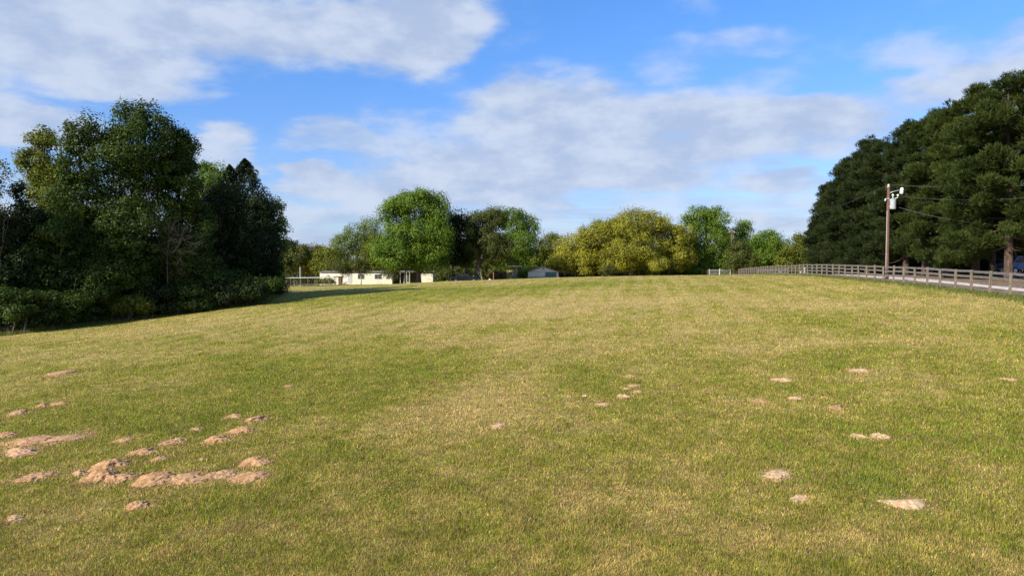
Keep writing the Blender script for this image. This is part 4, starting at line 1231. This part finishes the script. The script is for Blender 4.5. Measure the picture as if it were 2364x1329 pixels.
# ------------------------------------------------------------------ mobile home
def build_home():
    d = 160.0; s = d / F
    X0, X1 = P(738, 600, d)[0], P(999, 600, d)[0]
    zr = P(870, 627.5, d)[2]; zb = min(g(X0, d), g(X1, d), g((X0 + X1) / 2, d)) - .3
    z0 = g(X0, d)
    root = empty('mobile_home', (X0, d, z0)); tag(root, 'long low cream mobile home with a flat roof and a shaded porch', 'house')
    W = X1 - X0; D = 4.4; zt = zr - z0; zl = zb - z0
    xp0 = (905 - 738) * s; xp1 = (962 - 738) * s
    wall = MB()
    wall.box(0, xp0, 0, D, zl, zt)
    wall.box(xp0 + .003, xp1 - .003, 2.0, D - .003, zl, zt - .003)
    wall.box(xp1, W, 0, D, zl, zt)
    # ribs of the siding
    rb = wall
    for i in range(1, int(W / .4)):
        x = i * .4
        if xp0 - .05 < x < xp1 + .05: continue
        rb.box(x - .012, x + .012, -.012, 0, zl, zt - .1)
    wall.build('wall', M['whitewall'], root)
    rf = MB().box(-.2, W + .35, -.25, D + .2, zt, zt + .10).build('roof', M['rooflight'], root)
    MB().box(-.2, W + .35, -.28, -.253, zt - .06, zt + .07).build('fascia', M['roofdark'], rf)
    for x in (8.6, 5.3, 10.2):
        MB().tube([(x, 1.6, zt + .1), (x, 1.6, zt + .42)], .06, 8).tube([(x, 1.6, zt + .42), (x, 1.6, zt + .48)], [.11, .04], 8).build('roof_vent', M['galv'], rf)
    for (p0, p1, y0, y1) in ((826, 840, 634, 643), (865, 880, 633.5, 643)):
        a, b = (p0 - 738) * s, (p1 - 738) * s; c1, c0 = P(870, y0, d)[2] - z0, P(870, y1, d)[2] - z0
        f = MB().box(a - .07, b + .07, -.05, -.013, c0 - .07, c0).box(a - .07, b + .07, -.05, -.013, c1, c1 + .07).box(a - .07, a, -.05, -.013, c0, c1).box(b, b + .07, -.05, -.013, c0, c1)
        f.box((a + b) / 2 - .02, (a + b) / 2 + .02, -.045, -.014, c0, c1).box(a, b, -.043, -.016, (c0 + c1) / 2 - .02, (c0 + c1) / 2 + .02)
        w = f.build('window', M['whitepaint'], root)
        MB().box(a, b, -.022, -.012, c0, c1).build('pane', M['glass'], w)
    # door at left
    a = (803 - 738) * s
    dz = zt - 2.55
    dr = MB().box(a, a + .86, -.04, -.013, dz, dz + 2.0).build('door', M['whitepaint'], root)
    MB().tube([(a + .75, -.04, dz + .95), (a + .75, -.1, dz + .95)], .03, 6).build('handle', M['galv'], dr)
    # porch
    floor_z = zt - 2.75
    MB().box(xp0 + .01, xp1 - .01, -.3, 1.995, floor_z - .25, floor_z).build('porch_floor', M['brownwood'], root)
    MB().box(xp0 + .01, xp1 - .01, 1.9, 1.99, floor_z + .01, zt - .25).build('porch_back_wall', M['dark'], root)
    for px in (905.5, 924, 938.5, 945.5, 961):
        x = (px - 738) * s
        MB().box(x - .06, x + .06, -.22, -.10, floor_z, zt - .01).build('porch_post', M['whitepaint'], root)
    pd = MB().box((933 - 738) * s, (933 - 738) * s + .9, 1.84, 1.895, floor_z + .01, floor_z + 2.02).build('porch_door', M['whitepaint'], root)
    MB().tube([((933 - 738) * s + .78, 1.84, floor_z + 1), ((933 - 738) * s + .78, 1.76, floor_z + 1)], .03, 6).build('handle', M['galv'], pd)
    st = MB()
    for k in range(3): st.box(xp0 + 2.2, xp0 + 3.4, -.6 - .28 * k, -.31 - .28 * k, floor_z - .9, floor_z - .18 * (k + 1))
    st.build('porch_steps', M['weathered'], root)
    MB().box(-.05, W + .05, -.06, -.014, zl, zt - 2.6).build('skirting', M['whitewall'], root)


build_home()


def box_thing(name, loc, parts, label, cat, group=None, rz=0):
    root = empty(name, loc, rz); tag(root, label, cat, group)
    for (pn, mb, mt) in parts: mb.build(pn, M[mt], root)
    return root


# animal pen with a pale top rail, left of the mobile home
def build_pen():
    d = 150; n = 8; xs = [P(px, 600, d - (px - 665) * .05)[0] for px in np.linspace(662, 768, n)]
    z0 = g(xs[0], d); root = empty('animal_pen', (xs[0], d, z0)); tag(root, 'long low wire animal pen with a pale flat roof edge left of the mobile home', 'pen')
    top = P(700, 642, d)[2] - z0
    pts = []
    for k, x in enumerate(xs):
        y = (k * -.4); z = g(x, d + y) - z0; pts.append((x - xs[0], y, z))
        MB().box(x - xs[0] - .05, x - xs[0] + .05, y - .05, y + .05, z - .1, top + (.2 * k / n)).build('post', M['weathered'], root)
        MB().box(x - xs[0] - .05, x - xs[0] + .05, y + 2.5, y + 2.6, z - .1, top + (.2 * k / n)).build('post', M['weathered'], root)
    rf = MB()
    for k in range(n - 1):
        a, b = pts[k], pts[k + 1]
        ta, tb = top + .2 * k / n, top + .2 * (k + 1) / n
        rf.beam((a[0], a[1] + 1.2, ta + .05), (b[0] + .01, b[1] + 1.2, tb + .05), 2.9, .09)
    rf.build('roof', M['rooflight'], root)
    fr = MB()
    for k in range(n - 1):
        a, b = pts[k], pts[k + 1]
        fr.beam((a[0], a[1] - .06, a[2] + .45), (b[0], b[1] - .06, b[2] + .45), .03, .10)
    fr.build('lower_rail', M['weathered'], root)
    wr = MB()
    for k in range(n - 1):
        a, b = pts[k], pts[k + 1]
        for t in np.linspace(0, 1, 12)[1:-1]:
            x = a[0] * (1 - t) + b[0] * t; y = a[1] * (1 - t) + b[1] * t - .02; z = a[2] * (1 - t) + b[2] * t
            wr.tube([(x, y, z), (x, y, top)], .004, 3, cap=False)
    wr.build('wire_mesh', M['wire'], root)


build_pen()
d = 151; x = P(692.5, 600, d)[0]
o = MB().tube([(0, 0, -.2), (0, 0, P(692, 616, d)[2] - g(x, d))], [.09, .07], 8).tube([(-.1, 0, P(692, 620, d)[2] - g(x, d)), (.12, 0, P(692, 620, d)[2] - g(x, d))], .06, 6).build('white_pole', M['rooflight'], None)
o.location = (x, d, g(x, d)); tag(o, 'pale standing pole rising above the roof of the animal pen', 'pole')
# brown lean-to in front of the home
d = 155; x = P(771, 600, d)[0]; z = g(x, d)
box_thing('lean_to_shed', (x, d, z), [('roof', MB().box(-.15, 1.65, -.1, 1.6, 1.75, 1.85), 'brownwood'), ('side_wall', MB().box(.95, 1.5, 0, 1.5, -.1, 1.748), 'brownwood'),
                                      ('post', MB().box(-.05, .05, 0, .1, -.1, 1.748), 'weathered')], 'small brown open shed standing against the front of the mobile home', 'shed')
d = 153; x = P(789, 600, d)[0]; z = g(x, d)
box_thing('wood_pile', (x, d, z), [('logs', MB().tube([(0, 0, .15), (.9, .2, .55)], .12, 8).tube([(.2, .3, .12), (1.1, .1, .2)], .13, 8).tube([(.1, -.2, .1), (1.3, .0, .12)], .11, 8).tube([(.3, 0, .35), (1.0, .5, .7)], .08, 8), 'palebark')],
          'little heap of pale logs on the lawn before the mobile home', 'wood pile')


# ------------------------------------------------------------------ garage, shelters
def build_garage():
    d = 164; s = d / F; X0, X1 = P(1219, 600, d)[0], P(1289, 600, d)[0]; xc = (X0 + X1) / 2
    z0 = g(xc, d) - .1; root = empty('garage', (xc, d, z0)); tag(root, 'small grey gabled garage with a teal roller door', 'garage')
    w = (X1 - X0) / 2; ze = P(1250, 627, d)[2] - z0; zp = P(1250, 615, d)[2] - z0; D = 7
    MB().prism([(-w, -.2), (w, -.2), (w, ze), (0, zp), (-w, ze)], 0, D).build('wall', M['greywall'], root)
    rf = MB()
    ov = .3; k = (zp - ze) / w
    rf.prism([(-w - ov, ze - ov * k + .01), (0, zp + .01), (0, zp + .14), (-w - ov, ze - ov * k + .14)], -.35, D + .2)
    rf.prism([(0.002, zp + .01), (w + ov, ze - ov * k + .01), (w + ov, ze - ov * k + .14), (0.002, zp + .14)], -.35, D + .2)
    rf.build('roof', M['roofdark'], root)
    a, b = P(1259, 600, d)[0] - xc, P(1285, 600, d)[0] - xc; zd = P(1270, 628.5, d)[2] - z0
    dr = MB()
    n = 5; hh = (zd + .1) / n
    for i in range(n): dr.box(a, b, -.05, -.004, -.1 + i * hh + .015, -.1 + (i + 1) * hh - .015)
    dr.build('garage_door', M['teal'], root)
    MB().box(a - .12, a - .003, -.07, -.003, -.1, zd + .12).box(b + .003, b + .12, -.07, -.003, -.1, zd + .12).box(a - .003, b + .003, -.07, -.003, zd + .003, zd + .12).build('door_frame', M['whitepaint'], root)
    MB().box(-w - .02, a - .13, -.04, -.003, -.2, P(1240, 641, d)[2] - z0).build('base_board', M['brownwood'], root)
    MB().box(-w + .05, a - .13, -.05, -.041, P(1240, 640.5, d)[2] - z0, P(1240, 639.2, d)[2] - z0).build('trim_board', M['dark'], root)
    MB().box(-w + .01, w - .01, -.03, -.003, ze - .03, ze + .03).build('gable_trim', M['weathered'], root)
    MB().tube([(0, -.02, zp - .55), (0, -.04, zp - .55)], .16, 12).build('gable_vent', M['dark'], root)


build_garage()


def shelter(name, p0, p1, ytop, d, D, label, mats, posts, thick=.12, extra=None):
    X0, X1 = P(p0, 600, d)[0], P(p1, 600, d)[0]; z0 = g(X0, d); root = empty(name, (X0, d, z0)); tag(root, label, 'shelter')
    zt = P(p0, ytop, d)[2] - z0; W = X1 - X0
    MB().box(-.1, W + .1, -.2, D, zt - thick, zt).build('roof', M[mats[0]], root)
    for px in posts:
        x = P(px, 600, d)[0] - X0
        MB().box(x - .06, x + .06, 0, .12, -.4, zt - thick - .003).build('post', M[mats[1]], root)
        MB().box(x - .06, x + .06, D - .3, D - .18, -.6, zt - thick - .003).build('post', M[mats[1]], root)
    MB().box(0, W, D - .1, D - .03, -.6, zt - thick - .003).build('back_wall', M['dark'], root)
    return root


shelter('open_shed', 1291, 1372, 629, 166, 4, 'low dark open shed right of the grey garage', ('roofdark', 'weathered'), (1293, 1303, 1328, 1352, 1371))
X0 = P(1173, 600, 168)[0]; z0 = g(X0, 168)
zt = P(1180, 614, 168)[2] - z0
box_thing('carport', (X0, 168, z0), [('roof', MB().box(0, 3.3, -.5, 4, zt - .14, zt), 'rooflight'), ('post', MB().box(1.95, 2.05, -.3, -.2, -.3, zt - .143), 'whitepaint'),
                                     ('post', MB().box(3.0, 3.1, -.3, -.2, -.3, zt - .143), 'whitepaint'), ('post', MB().box(.1, .2, -.3, -.2, -.3, zt - .143), 'weathered'),
                                     ('post', MB().box(1.95, 2.05, 3.6, 3.7, -.3, zt - .143), 'weathered')], 'carport with a white flat roof on thin posts left of the garage', 'carport')


# ------------------------------------------------------------------ vehicles
def wheel(root, x, y, r, w=.24):
    o = MB().tube([(x, y - w / 2, r), (x, y - w / 2 + .02, r), (x, y + w / 2 - .02, r), (x, y + w / 2, r)], [r * .92, r, r, r * .92], 20).build('wheel', M['rubber'], root)
    MB().tube([(x, y - w / 2 - .012, r), (x, y + w / 2 + .012, r)], r * .58, 14).build('rim', M['chrome'], o)


def pickup(x, y, rz, label, paint='carpaint', name='pickup_truck'):
    z0 = g(x, y); root = empty(name, (x, y, z0), rz); tag(root, label, 'pickup truck')
    # nose towards -x; width along y
    prof = [(-2.85, .55), (-2.85, 1.0), (-2.7, 1.1), (-1.5, 1.2), (-.75, 1.78), (.95, 1.80), (1.15, 1.2), (2.85, 1.2), (2.85, .55), (2.35, .5), (1.35, .5), (-1.2, .45), (-2.25, .5)]
    MB().prism(prof, -.95, .95).build('body', M[paint], root, bevel=.04)
    for sgn in (-1, 1):
        y0, y1 = (-.965, -.952) if sgn < 0 else (.952, .965)
        MB().prism([(-1.25, 1.25), (-.7, 1.68), (-.15, 1.70), (-.15, 1.25)], y0, y1).build('window', M['glass'], root)
        MB().prism([(-.08, 1.25), (-.08, 1.70), (.82, 1.70), (.95, 1.25)], y0, y1).build('window', M['glass'], root)
        MB().box(-1.3, -1.12, sgn * 1.0 - .08, sgn * 1.0 + .08, 1.22, 1.4).build('mirror', M[paint], root)
    MB().poly([(-1.47, -.8, 1.235), (-1.47, .8, 1.235), (-.79, .72, 1.765), (-.79, -.72, 1.765)]).build('windscreen', M['glass'], root)
    MB().box(-2.93, -2.86, -.9, .9, .5, .68).build('bumper', M['chrome'], root)
    MB().box(2.86, 2.93, -.9, .9, .5, .68).build('bumper', M['chrome'], root)
    for q in (-.7, .7):
        MB().box(-2.89, -2.852, q - .18, q + .18, .8, .98).build('headlight', M['porcelain'], root)
        MB().box(2.852, 2.88, q - .1, q + .1, .8, 1.1).build('tail_light', M['rustpost'], root)
    MB().box(-2.88, -2.853, -.45, .45, .75, 1.0).build('grille', M['chrome'], root)
    for wx in (-1.85, 1.85):
        for wy in (-.86, .86): wheel(root, wx, wy, .38)
    return root


pickup(P(1072, 600, 152)[0], 152, .12, 'dark blue crew cab pickup parked under the trees facing left')
# cream camper under the carport
X0 = P(1185, 600, 171)[0]; z0 = g(X0, 171)
root = box_thing('camper_trailer', (X0, 171, z0), [('body', MB().box(-1.6, 1.6, -.9, .9, .45, 2.35), 'yellowpaint'), ('window', MB().box(-1.1, -.3, -.93, -.903, 1.3, 1.85), 'glass'), ('door', MB().box(.3, .95, -.93, -.903, .55, 2.1), 'whitepaint'),
                                              ('stripe', MB().box(-1.6, .28, -.915, -.903, 1.0, 1.12), 'brownwood')], 'cream yellow camper standing under the white carport', 'camper')
wheel(root, 0, -.8, .34); wheel(root, 0, .8, .34)


def van(x, y, rz, label, paint):
    z0 = g(x, y); root = empty('parked_van', (x, y, z0), rz); tag(root, label, 'van')
    prof = [(-2.4, .45), (-2.4, .95), (-1.75, 1.15), (-1.15, 1.85), (2.2, 1.9), (2.4, 1.7), (2.4, .45)]
    MB().prism(prof, -.92, .92).build('body', M[paint], root, bevel=.05)
    for y0, y1 in ((-.935, -.922), (.922, .935)):
        MB().prism([(-1.6, 1.2), (-1.05, 1.75), (-.35, 1.75), (-.35, 1.2)], y0, y1).build('window', M['glass'], root)
        MB().box(-.25, .9, y0, y1, 1.2, 1.75).build('window', M['glass'], root)
        MB().box(1.0, 2.1, y0, y1, 1.2, 1.75).build('window', M['glass'], root)
    MB().poly([(-1.76, -.8, 1.18), (-1.76, .8, 1.18), (-1.19, .74, 1.83), (-1.19, -.74, 1.83)]).build('windscreen', M['glass'], root)
    for q in (-.65, .65): MB().box(-2.43, -2.402, q - .16, q + .16, .72, .9).build('headlight', M['porcelain'], root)
    MB().box(-2.47, -2.403, -.88, .88, .42, .6).build('bumper', M['chrome'], root)
    for wx in (-1.5, 1.5):
        for wy in (-.84, .84): wheel(root, wx, wy, .35)


van(P(2352, 600, 74)[0] + 1.6, 76, .15, 'blue van parked behind the bare trunked pine at the right edge', 'bluepaint')
van(P(2186, 600, 90)[0], 90, .2, 'dark blue van in the shade between the pines', 'carpaint')

# small odds and ends
x, d = P(1139, 600, 151)[0], 151
o = MB().beam((0, 0, -.2), (0, 0, P(1139, 628, d)[2] - g(x, d)), .14, .14, (0, 1, 0)).build('marker_post', M['rustpost'], None); o.location = (x, d, g(x, d)); tag(o, 'single orange brown post on the skyline left of the carport', 'post')
x, d = P(1131, 600, 118)[0], 118
v, f = ico(3); v = v * np.array([.22, .2, .17]) * (1 + .15 * (fbm(v[:, 0] * 2, v[:, 1] * 2, 4, 2) - .5))[:, None]
o = mesh_np('white_rock', v, f, M['whitepaint'], smooth=True); o.location = (x, d, g(x, d) + .12); tag(o, 'small white rock on the skyline beside the orange post', 'rock')
for px, h, lb in ((1858, 1.15, 'white painted marker post behind the board fence'), (1849, .45, 'short white marker post beside the taller one behind the fence'), (1801, .4, 'low white marker block behind the far part of the fence')):
    d = 118; x = P(px, 600, d)[0]
    o = MB().box(-.07, .07, -.07, .07, -.5, h).prism([(-.07, h), (.07, h), (0, h + .06)], -.07, .07).build('marker_block', M['whitepaint'], None); o.location = (x, d, g(x, d)); tag(o, lb, 'marker')
